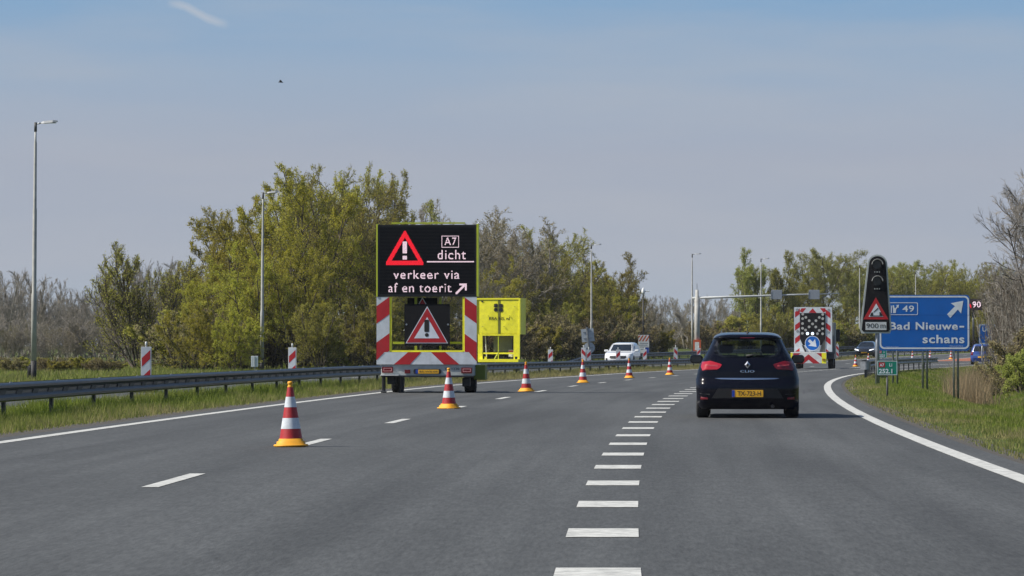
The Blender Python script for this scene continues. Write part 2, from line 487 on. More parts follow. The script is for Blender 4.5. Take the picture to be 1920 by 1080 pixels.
def asphalt_mat():
    m = bpy.data.materials.new('asphalt'); m.use_nodes = True
    n = m.node_tree; b = n.nodes['Principled BSDF']
    uvn = n.nodes.new('ShaderNodeUVMap'); uvn.uv_map = 'UVMap'
    def noise(sx, sy, scale, det, rough=.6):
        mp_ = n.nodes.new('ShaderNodeMapping'); mp_.inputs['Scale'].default_value = (sx, sy, 1)
        n.links.new(uvn.outputs[0], mp_.inputs[0])
        x = n.nodes.new('ShaderNodeTexNoise'); x.inputs['Scale'].default_value = scale; x.inputs['Detail'].default_value = det; x.inputs['Roughness'].default_value = rough
        n.links.new(mp_.outputs[0], x.inputs['Vector']); return x.outputs['Fac']
    def rng(v, a0, a1, b0, b1):
        r = n.nodes.new('ShaderNodeMapRange'); n.links.new(v, r.inputs['Value'])
        for k, q in zip(('From Min', 'From Max', 'To Min', 'To Max'), (a0, a1, b0, b1)): r.inputs[k].default_value = q
        return r.outputs[0]
    def mul(p, q):
        r = n.nodes.new('ShaderNodeMath'); r.operation = 'MULTIPLY'; n.links.new(p, r.inputs[0]); n.links.new(q, r.inputs[1]); return r.outputs[0]
    grain = rng(noise(1, .10, 34, 3, .8), .3, .7, .70, 1.30)
    grain2 = rng(noise(1, .22, 9, 4, .7), .3, .7, .86, 1.14)
    streak = rng(noise(1.0, .022, 1.9, 5), .3, .7, .80, 1.16)
    patch = rng(noise(.35, .05, 1.3, 5), .35, .65, .82, 1.14)
    fac = mul(mul(grain, grain2), mul(streak, patch))
    sx = n.nodes.new('ShaderNodeSeparateXYZ'); n.links.new(uvn.outputs[0], sx.inputs[0])
    wob = n.nodes.new('ShaderNodeMath'); wob.operation = 'MULTIPLY_ADD'; wob.inputs[1].default_value = .7
    n.links.new(noise(.5, .12, 1, 4), wob.inputs[0]); n.links.new(sx.outputs[0], wob.inputs[2])
    bandr = n.nodes.new('ShaderNodeMapRange'); bandr.inputs['From Min'].default_value = -13; bandr.inputs['From Max'].default_value = 13
    n.links.new(wob.outputs[0], bandr.inputs['Value'])
    tone = n.nodes.new('ShaderNodeValToRGB')                 # three paving runs with their own stone
    el = tone.color_ramp.elements
    def tp(t): return (t + .35 + 13) / 26
    el[0].position = 0; el[0].color = (.068, .071, .071, 1); el[1].position = 1; el[1].color = (.067, .071, .070, 1)
    for t_, c_ in ((5.05, (.070, .073, .074)), (5.2, (.046, .047, .054)), (8.2, (.048, .049, .056)), (9.2, (.066, .070, .069))):
        k = el.new(tp(t_)); k.color = (*c_, 1)
    s = n.nodes.new('ShaderNodeVectorMath'); s.operation = 'SCALE'
    n.links.new(tone.outputs[0], s.inputs[0]); n.links.new(fac, s.inputs['Scale'])
    n.links.new(s.outputs[0], b.inputs['Base Color'])
    b.inputs['Roughness'].default_value = .78
    b.inputs['Specular IOR Level'].default_value = .35
    bp = n.nodes.new('ShaderNodeBump'); bp.inputs['Strength'].default_value = .35; bp.inputs['Distance'].default_value = .01
    n.links.new(noise(1, 1, 70, 2), bp.inputs['Height']); n.links.new(bp.outputs[0], b.inputs['Normal'])
    return m
M_ASPH = asphalt_mat()

def soil_mat():
    m = bpy.data.materials.new('verge_soil'); m.use_nodes = True
    n = m.node_tree; b = n.nodes['Principled BSDF']; b.inputs['Roughness'].default_value = .95; b.inputs['Specular IOR Level'].default_value = .1
    t = n.nodes.new('ShaderNodeTexCoord')
    def noise(sc, det):
        x = n.nodes.new('ShaderNodeTexNoise'); x.inputs['Scale'].default_value = sc; x.inputs['Detail'].default_value = det; x.inputs['Roughness'].default_value = .7
        n.links.new(t.outputs['Object'], x.inputs['Vector']); return x.outputs['Fac']
    rp = n.nodes.new('ShaderNodeValToRGB')
    el = rp.color_ramp.elements
    el[0].position = .3; el[0].color = (.055, .08, .02, 1)
    el[1].position = .72; el[1].color = (.16, .145, .065, 1)
    k = el.new(.5); k.color = (.09, .12, .03, 1)
    n.links.new(noise(.45, 8), rp.inputs[0])
    s = n.nodes.new('ShaderNodeMix'); s.data_type = 'RGBA'; s.blend_type = 'MULTIPLY'; s.inputs['Factor'].default_value = .8
    rp2 = n.nodes.new('ShaderNodeValToRGB'); rp2.color_ramp.elements[0].color = (.4, .4, .4, 1); rp2.color_ramp.elements[1].color = (1.3, 1.3, 1.3, 1)
    n.links.new(noise(9, 6), rp2.inputs[0])
    n.links.new(rp.outputs[0], s.inputs['A']); n.links.new(rp2.outputs[0], s.inputs['B'])
    n.links.new(s.outputs['Result'], b.inputs['Base Color'])
    bp = n.nodes.new('ShaderNodeBump'); bp.inputs['Strength'].default_value = .8; bp.inputs['Distance'].default_value = .08
    n.links.new(noise(12, 5), bp.inputs['Height']); n.links.new(bp.outputs[0], b.inputs['Normal'])
    return m
M_SOIL = soil_mat()
M_DIRT = mat('dark_gravel_dirt', (.075, .068, .058), .95, var=.45, scale=18, bump=.6, bscale=60)
M_MARK = mat('road_paint_white', (.56, .56, .53), .7, var=.18, scale=11, dirt=(.13, .13, .125), dirtamt=.8)

def tprof(y): return [t if t <= 8.5 else t + ex(y) for t, _ in PROF]
ground = strip('ground', tprof, YS, 0.0, M_SOIL, under=True)
tag(ground, 'grassy verges, ditch and meadow beside the motorway', None, None, 'structure')
ysr = [y for y in YS if y < 900]
road = strip('road', lambda y: [-.42, 0, 4, 8, 10 + ex(y), 12.08 + ex(y)], ysr, 0.0, M_ASPH)
tag(road, 'grey asphalt carriageway with exit lane curving right', None, None, 'structure')
road2 = strip('opposite_road', lambda y: [-12.75, -8.5, -4.15], ysr, 0.0, M_ASPH)
tag(road2, 'asphalt carriageway for oncoming traffic behind the rail', None, None, 'structure')
for nm, ta in (('dirt_edge', (-.95, -.35)), ('dirt_edge', (12.0, 12.62))):
    o = strip(nm, (lambda y, ta=ta: [ta[0] + (ex(y) if ta[0] > 5 else 0), ta[1] + (ex(y) if ta[0] > 5 else 0)]), [y for y in YS if 0 <= y < 420], -.006, M_DIRT)
    tag(o, 'strip of dark gravelly dirt along the asphalt edge', None, None, 'structure')

def line(name, t0, t1, y0, y1, parent, exf=0.0, step=6.0, m=M_MARK):
    n = max(2, int((y1 - y0) / step) + 1)
    ys = list(np.linspace(y0, y1, n))
    return strip(name, lambda y: [t0 + exf * ex(y), t1 + exf * ex(y)], ys, .004, m, parent)
line('edge_line', -.09, .11, 5, 700, road)
line('edge_line', 11.55, 11.76, 5, 420, road, 1.0)
line('edge_line', -4.82, -4.66, 5, 700, road2)
line('edge_line', -12.35, -12.2, 5, 700, road2)
for k in range(-1, 34):
    y0 = 29.4 + 12.1 * k
    line('lane_dash', 3.87, 4.02, y0, y0 + 3.1, road)
    line('lane_dash', -8.55, -8.4, y0 + 2, y0 + 5.1, road2)
for k in range(0, 47):
    y0 = 17.7 + 4.02 * k
    line('block_mark', 7.69, 8.155, y0, y0 + 1.02, road)
for k, (ta, y0, y1) in enumerate(((10.75, 84, 90), (10.95, 87, 94), (11.1, 91, 96))):
    line('skid_mark', ta, ta + .06, y0, y1, road, m=mat('tyre_rubber_smear', (.055, .055, .058), .9, var=.3, scale=9))
line('edge_line', 7.75, 7.95, 206, 420, road)
line('edge_line', 8.1, 8.3, 206, 420, road, 1.0)
o = strip('gore_surface', lambda y: [8.0, 8.1 + min(3.2, max(.02, ex(y) - .1))], list(np.arange(284, 322, 6.0)), .003, mat('red_brown_surfacing', (.30, .10, .05), .9, var=.3, scale=3))
tag(o, 'red brown surfaced gore between motorway and exit', None, None, 'structure')

# ------------------------------------------------------------------ guard rails
def wbeam_mesh(L, double=True):
    P = [(.015, .31), (.055, .300), (.083, .275), (.085, .235), (.05, .205), (.025, .18), (.025, .13), (.05, .105), (.085, .075), (.085, .03), (.055, .008), (.015, 0)]
    mb = MB()
    for sg in ((1, -1) if double else (1,)):
        pts = [((.075 + p[0]) * sg, p[1]) for p in P] + [((.075 + p[0] - .006) * sg, p[1]) for p in reversed(P)]
        n = len(pts)
        vs = [(p[0], 0, p[1]) for p in pts] + [(p[0], L + .03, p[1]) for p in pts]
        mb.add(vs, [(i, (i + 1) % n, n + (i + 1) % n, n + i) for i in range(n)])
    return mb
BEAM = wbeam_mesh(4.0).mesh('beam'); BEAM.materials.append(M_DSTEEL)
mb = MB()
mb.box(-.03, .03, -.05, .05, -.55, .30); POST = mb.mesh('post'); POST.materials.append(M_DSTEEL)
mb = MB(); mb.box(-.085, -.025, -.10, .10, .03, .28); mb.box(.025, .085, -.10, .10, .03, .28)
SPACER = mb.mesh('spacer'); SPACER.materials.append(M_STEEL)
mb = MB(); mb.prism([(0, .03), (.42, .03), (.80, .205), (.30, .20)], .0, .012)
SHADE_PATCH = MB(); SHADE_PATCH.v = [(.112 - v[1], v[0], v[2]) for v in mb.v]; SHADE_PATCH.f = mb.f
SHADE_PATCH = SHADE_PATCH.mesh('bracket_or_shade_patch'); SHADE_PATCH.materials.append(M_BLACK)  # painted shade: slanted black patches for the shadow blotches on the beam face
mb = MB(); mb.lathe([(0.0, .012), (.016, .010), (.018, 0)], 8); BOLT = mb.mesh('bolt'); BOLT.materials.append(M_STEEL)
def guardrail(label, pts, ztop, group=None, posts=True, ends=(0, 0)):
    """pts: list of (x, y, ground z); one beam, post and spacer for each 4 m bay"""
    g = thing('guardrail', label, 'guardrail', (pts[0][0], pts[0][1], pts[0][2]))
    o0 = Vector(pts[0])
    for i in range(len(pts) - 1):
        a_, b_ = Vector(pts[i]), Vector(pts[i + 1])
        za, zb = ztop, ztop
        if i < ends[0]: za = ztop * (i / ends[0]) + (1 - i / ends[0]) * .05; zb = ztop * ((i + 1) / ends[0]) + (1 - (i + 1) / ends[0]) * .05
        d = b_ - a_ + Vector((0, 0, zb - za))
        rz = -math.atan2(d.x, d.y); rx = math.atan2(d.z, math.hypot(d.x, d.y))
        loc = a_ - o0 + Vector((0, 0, za - .31))
        o = link_mesh('beam', BEAM, None, g); o.location = loc; o.rotation_euler = (rx, 0, rz); o.scale = (1, d.length / 4.0, 1)
        p = link_mesh('post', POST, None, g); p.location = loc; p.rotation_euler = (0, 0, rz)
        s = link_mesh('spacer', SPACER, None, g); s.location = loc; s.rotation_euler = (0, 0, rz)
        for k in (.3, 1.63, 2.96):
            q = link_mesh('bracket_or_shade_patch', SHADE_PATCH, None, g); q.location = loc + Matrix.Rotation(rz, 3, 'Z') @ Vector((0, k, k * math.sin(rx))); q.rotation_euler = (rx, 0, rz)
        for k in (.06, .2):
            q = link_mesh('bolt', BOLT, None, g); q.location = loc + Vector((.1, k, .312)); q.rotation_euler = (0, 0, rz)
    return g
ys = np.arange(44, 400, 4.0)
guardrail('long steel guardrail on grass between the two carriageways', [(xl(y) - 2.6, y, gz(y) - .09) for y in ys], .70)
ys = np.arange(231, 400, 4.0)
guardrail('far steel guardrail with sloping end beyond the oncoming lanes', [(xl(y) - 13.3, y, gz(y) - .03) for y in ys], .80, ends=(4, 0))
ys = np.arange(134, 212, 4.0)
g = guardrail('steel guardrail along the exit lane behind the blue sign', [(xl(y) + 12.75 + ex(y) * 1.02, y, gz(y)) for y in ys], .72)
mb = MB()   # bull-nosed terminal of that rail
for zz in (0, 1):
    pass
pts = [(.13 * math.cos(t) , -.30 * math.sin(t) - .02) for t in np.linspace(0, math.pi, 11)]
vs = [(p[0] * 1.6, p[1] * 1.5, z) for z in (.14, .46) for p in pts]
mb.add(vs, [(i, i + 1, 11 + i + 1, 11 + i) for i in range(10)])
o = mb.build('terminal', M_STEEL, g, True); o.location = (0, 0, .22)

# ------------------------------------------------------------------ traffic cones
def cone_proto():
    c = thing('traffic_cone', '', 'traffic cone')
    mb = MB(); mb.lathe([(.0, .004), (.205, .004), (.212, .012), (.205, .026), (.175, .030), (.172, .062), (.15, .068), (.145, .095), (.13, .098)], 28, .35)
    mb.build('base', M_CYEL, c, True)
    def rr(z): return .138 - (z - .095) * (.138 - .034) / (.715 - .095)
    def band(z0, z1, nm, m, dr=0.0):
        MB().lathe([(rr(z0) + dr, z0), (rr(z1) + dr, z1)], 28).build(nm, m, c, True)
    band(.095, .215, 'cone_body', M_CRED); band(.215, .345, 'reflective_band', M_CWHT, .0015)
    band(.345, .475, 'cone_body', M_CRED); band(.475, .60, 'reflective_band', M_CWHT, .0015)
    band(.60, .715, 'cone_body', M_CRED)
    MB().lathe([(.034, .715), (.036, .722), (.026, .735), (.026, .752), (.033, .758), (.031, .782), (.012, .788), (0, .788)], 20).build('cap', M_CYEL, c, True)
    return c
cp = cone_proto()
CONES = [(546, 41.2, 'nearest and largest striped cone on the left lane line'),
         (842, 66, 'striped cone directly in front of the message trailer'),
         (987, 90.5, 'striped cone just right of the yellow equipment cart'),
         (1093, 114.5, 'striped cone in front of the leaning sign backs'),
         (1180, 137.5, 'striped cone in front of the white car'),
         (1256, 158, 'last striped cone left of the dark hatchback'),
         (1604, 236, 'far striped cone just right of the arrow truck'),
         (1628, 262, 'far striped cone left of the bridge warning post'),
         (1711, 292, 'tiny striped cone seen between the blue sign posts, left one'),
         (1744, 300, 'tiny striped cone seen just right of the middle blue sign post'),
         (1783, 305, 'tiny striped cone seen just left of the right blue sign post')]
for i, (px, Y, lab) in enumerate(CONES):
    c = cp if i == 0 else copy_tree(cp)
    c.location = (XP(px, Y), Y, gz(Y) + .003)
    c.rotation_euler = (R(random.uniform(-1, 1)), R(random.uniform(-1.2, 1.2)), random.uniform(0, 1.5) if i else .1)
    tag(c, lab, 'traffic cone', 'traffic cones closing the motorway lane')

# ------------------------------------------------------------------ red and white delineator boards
def board_proto(slope):
    b = thing('delineator_board', '', 'delineator')
    MB().box(-.3, .3, -.2, .2, 0, .07).box(-.2, .2, -.13, .13, .07, .12).build('foot', M_BLACK, b, bevel=.01)
    MB().prism(rrect(-.135, .135, .17, 1.19, .02), 0, .045).build('frame', M_WPAINT, b)
    MB().poly(rect(-.11, .11, .2, 1.165), -.003).build('white_face', M_WHITE, b)
    stripes(MB(), rect(-.11, .11, .2, 1.165), slope, .50, .46, .27 if slope > 0 else .3, -.006).build('red_stripes', M_RED, b)
    MB().box(-.03, .03, 0, .045, .1, .18).build('stem', M_STEEL, b)
    MB().lathe([(.02, 1.19), (.02, 1.22), (.03, 1.225), (.03, 1.30), (.02, 1.32), (0, 1.32)], 12).build('lamp', M_WPAINT, b, True).location = (0, .02, 0)
    return b
bp1 = board_proto(.95); bp2 = board_proto(-.95)
BOARDS = [(274, 89, 0, 'red and white board beside the dark leafless willow'), (548, 114, 0, 'red and white board below the yellow green trees'),
          (1032, 189, 0, 'red and white board at the sloping end of the far rail'), (1094, 205, 1, 'tall red and white board left under the leaning sign backs'),
          (1104, 205, 0, 'red and white board right under the leaning sign backs'), (1159, 208, 0, 'red and white board in front of the white car'),
          (1209, 232, 0, 'red and white board in front of the striped notice'), (1267, 236, 1, 'red and white board left of the dark hatchback'),
          (1570, 300, 1, 'red and white board right of the arrow truck'), (1310, 260, 0, 'red and white board behind the left mirror of the hatchback')]
f1 = f2 = True
for px, Y, k, lab in BOARDS:
    src = bp2 if k else bp1
    if k: c = src if f2 else copy_tree(src); f2 = False
    else: c = src if f1 else copy_tree(src); f1 = False
    c.location = (XP(px, Y), Y, gz(Y) + .003); c.rotation_euler = (0, 0, random.uniform(-.12, .12))
    if Y == 205 and k: c.scale = (1, 1, 1.1)
    tag(c, lab, 'delineator', 'red and white boards along the oncoming lanes')

# ------------------------------------------------------------------ lamp posts
def lamp_proto():
    l = thing('street_lamp', '', 'street lamp')
    MB().tube([(0, 0, -.3), (0, 0, .75)], .118, 14).build('base_sleeve', mat('black_base_paint', (.03, .03, .03), .7), l, True)
    MB().tube([(0, 0, .75), (0, 0, 3.3), (0, 0, 3.38), (0, 0, 6.6), (0, 0, 6.68), (0, 0, 9.2), (0, 0, 9.26), (0, 0, 9.85)],
              [.11, .102, .086, .078, .066, .056, .042, .04], 14).build('pole', M_CONC, l, True)
    MB().tube([(0, 0, 9.62), (0, 0, 9.98)], .055, 10).build('bracket_or_shade_patch', mat('dark_bracket', (.06, .06, .06), .6), l, True)
    a_ = MB().tube([(0, 0, 9.92), (.3, 0, 9.96)], .028, 8).build('arm', M_STEEL, l, True)
    vs = []
    for x, wd, z0, z1 in ((.22, .05, 9.93, 9.99), (.35, .12, 9.93, 10.02), (.7, .14, 9.97, 10.06), (.86, .07, 10.0, 10.05)):
        vs += [(x, -wd, z0), (x, wd, z0), (x, wd * .8, z1), (x, -wd * .8, z1)]
    fs = [(0, 1, 2, 3), (15, 14, 13, 12)]
    for i in range(3):
        for k in range(4): fs.append((i * 4 + k, (i + 1) * 4 + k, (i + 1) * 4 + (k + 1) % 4, i * 4 + (k + 1) % 4))
    h = MB().add(vs, fs).build('lamp_head', mat('lamp_head_paint', (.45, .46, .47), .4), l)
    MB().box(.5, .8, -.09, .09, 9.945, 9.965).build('lens', M_WPAINT, h)
    return l
lp = lamp_proto()
LAMPS = [(63, 132, -1.0, 'tall grey street lamp at the far left above the rail'), (491, 190, -.4, 'street lamp in front of the yellow green trees'),
         (1109, 294, 0, 'street lamp above the leaning sign backs'), (1298, 330, 0, 'street lamp just left of the overhead gantry post'),
         (1427, 352, 0, 'street lamp seen above the dark hatchback behind the gantry arm'), (1612, 385, 0, 'street lamp just left of the bridge warning post'),
         (1717, 430, 0, 'farthest street lamp above the blue sign')]
for i, (px, Y, rz, lab) in enumerate(LAMPS):
    c = lp if i == 0 else copy_tree(lp)
    x = XP(px, Y)
    c.location = (x, Y, ground_z(x, Y)); c.rotation_euler = (0, R(.35 if i < 2 else 0), rz * .1)
    tag(c, lab, 'street lamp', 'motorway street lamps')
# dark marker post by the first lamp
x = XP(55, 131); o = MB().tube([(0, 0, 0), (0, 0, .55), (.03, 0, .6)], .07, 8).build('marker_post', M_BLACK, None, True); o.location = (x, 131, ground_z(x, 131))
tag(o, 'short dark stub post beside the leftmost lamp', 'post')
# slim black post with a camera and two side lights
Y = 285; x = XP(1206, Y)
d = thing('camera_mast', 'slim black mast with white camera and two side floodlights', 'mast', (x, Y, ground_z(x, Y)))
MB().tube([(0, 0, 0), (0, 0, 5.7)], [.07, .05], 10).build('pole', mat('black_pole', (.02, .02, .022), .5), d, True)
MB().lathe([(0, 5.62), (.13, 5.64), (.15, 5.8), (.13, 6.0), (.05, 6.1), (.03, 6.2), (0, 6.2)], 14).build('camera', M_WPAINT, d, True)
for sg in (-1, 1):
    MB().tube([(0, 0, 5.86), (sg * .3, 0, 5.86)], .03, 8).build('arm', M_STEEL, d)
    MB().box(min(sg * .28, sg * .52), max(sg * .28, sg * .52), -.1, .1, 5.82, 5.92).build('floodlight', M_WPAINT, d, bevel=.02)

# ------------------------------------------------------------------ overhead gantry arm
Y = 320; x = XP(1307, Y)
g = thing('sign_gantry', 'grey cantilever gantry with two small signal boxes on its arm', 'gantry', (x, Y, ground_z(x, Y)), head(Y) * .3)
MB().tube([(0, 0, -.2), (0, 0, 5.6), (0, 0, 5.62), (0, 0, 6.4)], [.26, .25, .17, .15], 14).build('column', M_CONC, g, True)
MB().tube([(0, 0, 6.4), (0, 0, 7.0)], .03, 6).build('rod', M_STEEL, g)
MB().tube([(-.45, 0, 5.62), (4, 0, 5.76), (9, 0, 5.93), (13.3, 0, 6.04)], [.12, .105, .075, .04], 12).build('arm', mat('pale_arm_paint', (.40, .42, .43), .5), g, True)
for q in (7.45, 10.95):
    b = MB().box(q - .5, q + .5, -.18, .12, 5.5, 6.38).build('signal_box', mat('signal_box_grey', (.24, .27, .31), .5), g, bevel=.02)
    MB().box(q - .54, q - .46, -.2, .14, 5.6, 6.2).build('hinge_rail', M_STEEL, b)
b = MB().prism(rrect(-.36, .36, .5, 1.72, .05), -.42, -.2).build('cabinet', M_ORANGE, g)
MB().poly(rect(-.2, .2, .75, 1.5), -.425).build('cabinet_panel', M_WPAINT, b)

# ------------------------------------------------------------------ bridge warning sign, 900 m
Y = 105.0; S = Y / FPX
px0 = 1641.0; x = XP(px0, Y); zg = ground_z(x, Y)
def P(px, py): return ((px - px0) * S, CAMH - (py - 648.0) * S - zg)
g = thing('bridge_warning_sign', 'tall black bridge warning sign with two hooded lamps and 900 m plate', 'warning sign', (x, Y, zg), -.03)
q = 6.35
def Z(zx, zy): return P(1600 + zx / q, 470 + zy / q)       # from an enlarged view of the sign
def outl(dx):
    o = []
    for a0 in np.linspace(0, 180, 13):
        c = Z(288 + (118 - dx) * math.cos(R(a0)), 158 - (113 - dx) * math.sin(R(a0))); o.append(c)
    o += [Z(80 + dx, 940), Z(100 + dx, 985 - dx), Z(435 - dx, 985 - dx), Z(455 - dx, 940)]
    return o
MB().prism(outl(0), 0, .06).build('rim', M_LGREY, g)
bk = MB().prism(outl(20), -.012, .03).build('backboard', M_SCREEN, g)
MB().tube([Z(288, 985)[:1] + (.09,) + (-.3,), Z(288, 985)[:1] + (.09,) + (Z(288, 700)[1],)], [.075, .06], 14).build('post', M_STEEL, g, True)
for zy in (165, 365):
    c = Z(283, zy)
    lm = MB().disc(c[0], c[1], .135, -.02, 24).build('lamp', mat('dark_lens', (.02, .02, .022), .2), g)
    hb = MB(); n = 14
    for k in range(n + 1):
        t = math.pi * k / n
        for yy, rr_ in ((-.02, .155), (-.22, .165)):
            hb.v.append((c[0] + rr_ * math.cos(t), yy, c[1] + rr_ * math.sin(t)))
    for k in range(n): hb.f.append((2 * k, 2 * k + 1, 2 * k + 3, 2 * k + 2))
    hd = hb.build('hood', mat('hood_grey', (.6, .6, .6), .4), lm, True)
    sm = hd.modifiers.new('s', 'SOLIDIFY'); sm.thickness = .008
    t_ = MB()
    for k in (-1, 0, 1): t_.box(c[0] + k * .07 - .015, c[0] + k * .07 + .015, -.03, -.012, c[1] - .245, c[1] - .215)
    t_.build('lamp_clips', M_LGREY, lm)
def TR(ax, ay, lx, rx, by): return [Z(lx, by), Z(rx, by), Z(ax, ay)]
mb = MB().poly(TR(268, 556, 118, 418, 818), -.016); t_ = mb.build('warning_triangle', M_RED, g)
MB().poly(TR(272, 628, 182, 356, 786), -.02).build('white_field', M_SWHT, t_)
mb = MB()
mb.poly([Z(195, 780), Z(237, 780), Z(232, 732), Z(212, 740)], -.024).poly([Z(310, 780), Z(352, 780), Z(328, 735), Z(310, 728)], -.024)
mb.poly([Z(237, 732), Z(245, 738), Z(300, 690), Z(290, 680)], -.024).poly([Z(237, 780), Z(310, 780), Z(310, 772), Z(237, 772)], -.024)
mb.build('bridge_symbol', M_INK, t_)
a0, a1 = Z(145, 945), Z(393, 850)
pl = MB().prism(rect(a0[0], a1[0], a0[1], a1[1]), -.02, -.012).build('distance_plate', mat('plate_grey_white', (.55, .57, .58), .5), g)
a0, a1 = Z(155, 922), Z(298, 866); b0, b1 = Z(322, 922), Z(382, 880)
text_fit(text_fit(MB(), '900', a0[0], a1[0], a0[1], a1[1], -.024, 0), 'm', b0[0], b1[0], b0[1], b1[1], -.024, 0).build('lettering', M_INK, pl)

# ------------------------------------------------------------------ blue direction sign
Y = 108.0; S = Y / FPX
px0 = 1734.0; x = XP(px0, Y); zg = gz(Y)
g = thing('direction_sign', 'large blue direction sign Bad Nieuweschans with white arrow on steel posts', 'road sign', (x, Y, zg), -.02)
q = 9.0
def Z(zx, zy): return P(1640 + zx / q, 545 + zy / q)
a0, a1 = Z(72, 1012), Z(1600, 72)
pan = MB().prism(rrect(a0[0], a1[0], a0[1], a1[1], .1), 0, .04).build('panel', M_BLUE, g)
b0, b1 = Z(85, 985), Z(1592, 88)
MB().ring(rrect(b0[0], b1[0], b0[1], b1[1], .15), rrect(b0[0] + .05, b1[0] - .05, b0[1] + .05, b1[1] - .05, .11), -.004).build('border', M_SWHT, pan)
b0, b1 = Z(200, 412), Z(730, 198)
MB().ring(rrect(b0[0], b1[0], b0[1], b1[1], .05), rrect(b0[0] + .022, b1[0] - .022, b0[1] + .022, b1[1] - .022, .035), -.004).build('exit_number_frame', M_SWHT, pan)
mb = MB()
for s_, zx0, zx1, zy0, zy1 in (('49', 470, 665, 358, 250), ('Bad', 250, 590, 665, 530), ('Nieuwe', 692, 1400, 665, 530), ('schans', 808, 1512, 888, 745)):
    b0, b1 = Z(zx0, zy0), Z(zx1, zy1); text_fit(mb, s_, b0[0], b1[0], b0[1], b1[1], -.005, .014 if s_ == '49' else .022, 1.08)
mb.poly([Z(1430, 622), Z(1508, 622), Z(1508, 594), Z(1430, 594)], -.005)
mb.build('lettering', M_SWHT, pan)
mb = MB(); b0, b1 = Z(1265, 942), Z(1490, 924); text_fit(mb, 'Nieuweschans', b0[0], b1[0], b0[1], b1[1], -.005, 0)
b0, b1 = Z(190, 954), Z(400, 940); text_fit(mb, 'Rijkswaterstaat', b0[0], b1[0], b0[1], b1[1], -.005, 0); mb.build('small_print', M_SWHT, pan)
MB().poly([Z(*p) for p in ((1275, 460), (1402, 318), (1456, 385), (1495, 170), (1283, 212), (1355, 262), (1220, 400))], -.005).build('arrow', M_SWHT, pan)
mb = MB()
mb.poly([Z(*p) for p in ((276, 378), (292, 378), (292, 260), (276, 245))], -.005)
mb.poly([Z(*p) for p in ((300, 250), (326, 245), (335, 290), (350, 300), (378, 258), (362, 246), (410, 236), (402, 296), (390, 280), (362, 318), (358, 378), (312, 378), (312, 310))], -.005)
mb.build('fork_symbol', M_SWHT, pan)
for zy in (412, 655):
    b0, b1 = Z(85, zy + 2), Z(1592, zy - 2)
    MB().poly(rect(a0[0] + .01, a1[0] - .01, b0[1], b1[1]), -.007).build('panel_seam', mat('seam_blue', (.003, .06, .28), .5), pan)
for px, py in ((1678, 716), (1734, 734), (1792, 753)):
    for dx, yy in ((-.06, .06), (.10, .30)):
        xx = (px - px0) * S + dx
        zb = ground_z(x + xx, Y + yy) - zg - .25
        MB().tube([(xx, yy, zb), (xx, yy, a1[1] - .25)], .035, 10).build('post', M_STEEL, g, True)
    MB().tube([((px - px0) * S + .1, .3, a0[1] + .4), ((px - px0) * S - .06, .06, a0[1] + .9)], .02, 8).build('brace', M_STEEL, g)
for zz in (a0[1] + .3, a1[1] - .35):
    MB().box(a0[0] + .1, a1[0] - .1, .04, .07, zz, zz + .05).build('rear_rail', M_STEEL, g)

# ------------------------------------------------------------------ hectometre signs
def hecto(px_, Y_, wd, hz0, hz1, number, label, extra=False):
    x_ = XP(px_, Y_); z_ = ground_z(x_, Y_)
    h = thing('distance_marker', label, 'road sign', (x_, Y_, z_), -.03)
    MB().tube([(0, .03, -.2), (0, .03, hz0 + .1)], .026, 10).build('post', mat('dark_post', (.07, .07, .068), .6), h, True)
    p = MB().prism(rrect(-wd / 2, wd / 2, hz0, hz1, .015), 0, .02).build('panel', M_GREEN, h)
    H = hz1 - hz0
    MB().ring(rrect(-wd / 2 + .004, wd / 2 - .004, hz0 + .004, hz1 - .004, .014), rrect(-wd / 2 + .017, wd / 2 - .017, hz0 + .017, hz1 - .017, .008), -.003).build('border', M_SWHT, p)
    MB().poly(rect(-wd * .42, -wd * .12, hz0 + H * .55, hz0 + H * .88), -.003).build('route_shield', M_RED, p)
    mb = MB()
    text_fit(mb, 'A7', -wd * .38, -wd * .16, hz0 + H * .60, hz0 + H * .80, -.006, .02)
    text_fit(mb, 'Li', wd * .1, wd * .24, hz0 + H * .60, hz0 + H * .82, -.006, .02)
    text_fit(mb, number, -wd * .42, wd * .25, hz0 + H * .12, hz0 + H * .44, -.006, .03)
    mb.build('lettering', M_SWHT, p)
    if extra:
        MB().prism(rect(-wd * .65, wd * .65, hz1 + .03, hz1 + .35), 0, .03).build('dark_plate', M_BLUE, h)
        MB().disc(-wd * .1, hz1 + .2, .11, -.004).build('white_disc', M_SWHT, h)
    return h
hecto(1663.5, 80, .47, .50 + .02, .50 + .36, '252.1', 'green A7 Li 252.1 distance marker on a thin post in the grass')
hecto(1655, 214, .50, .72, 1.24, '252.0', 'far green distance marker under a dark plate with white disc', True)

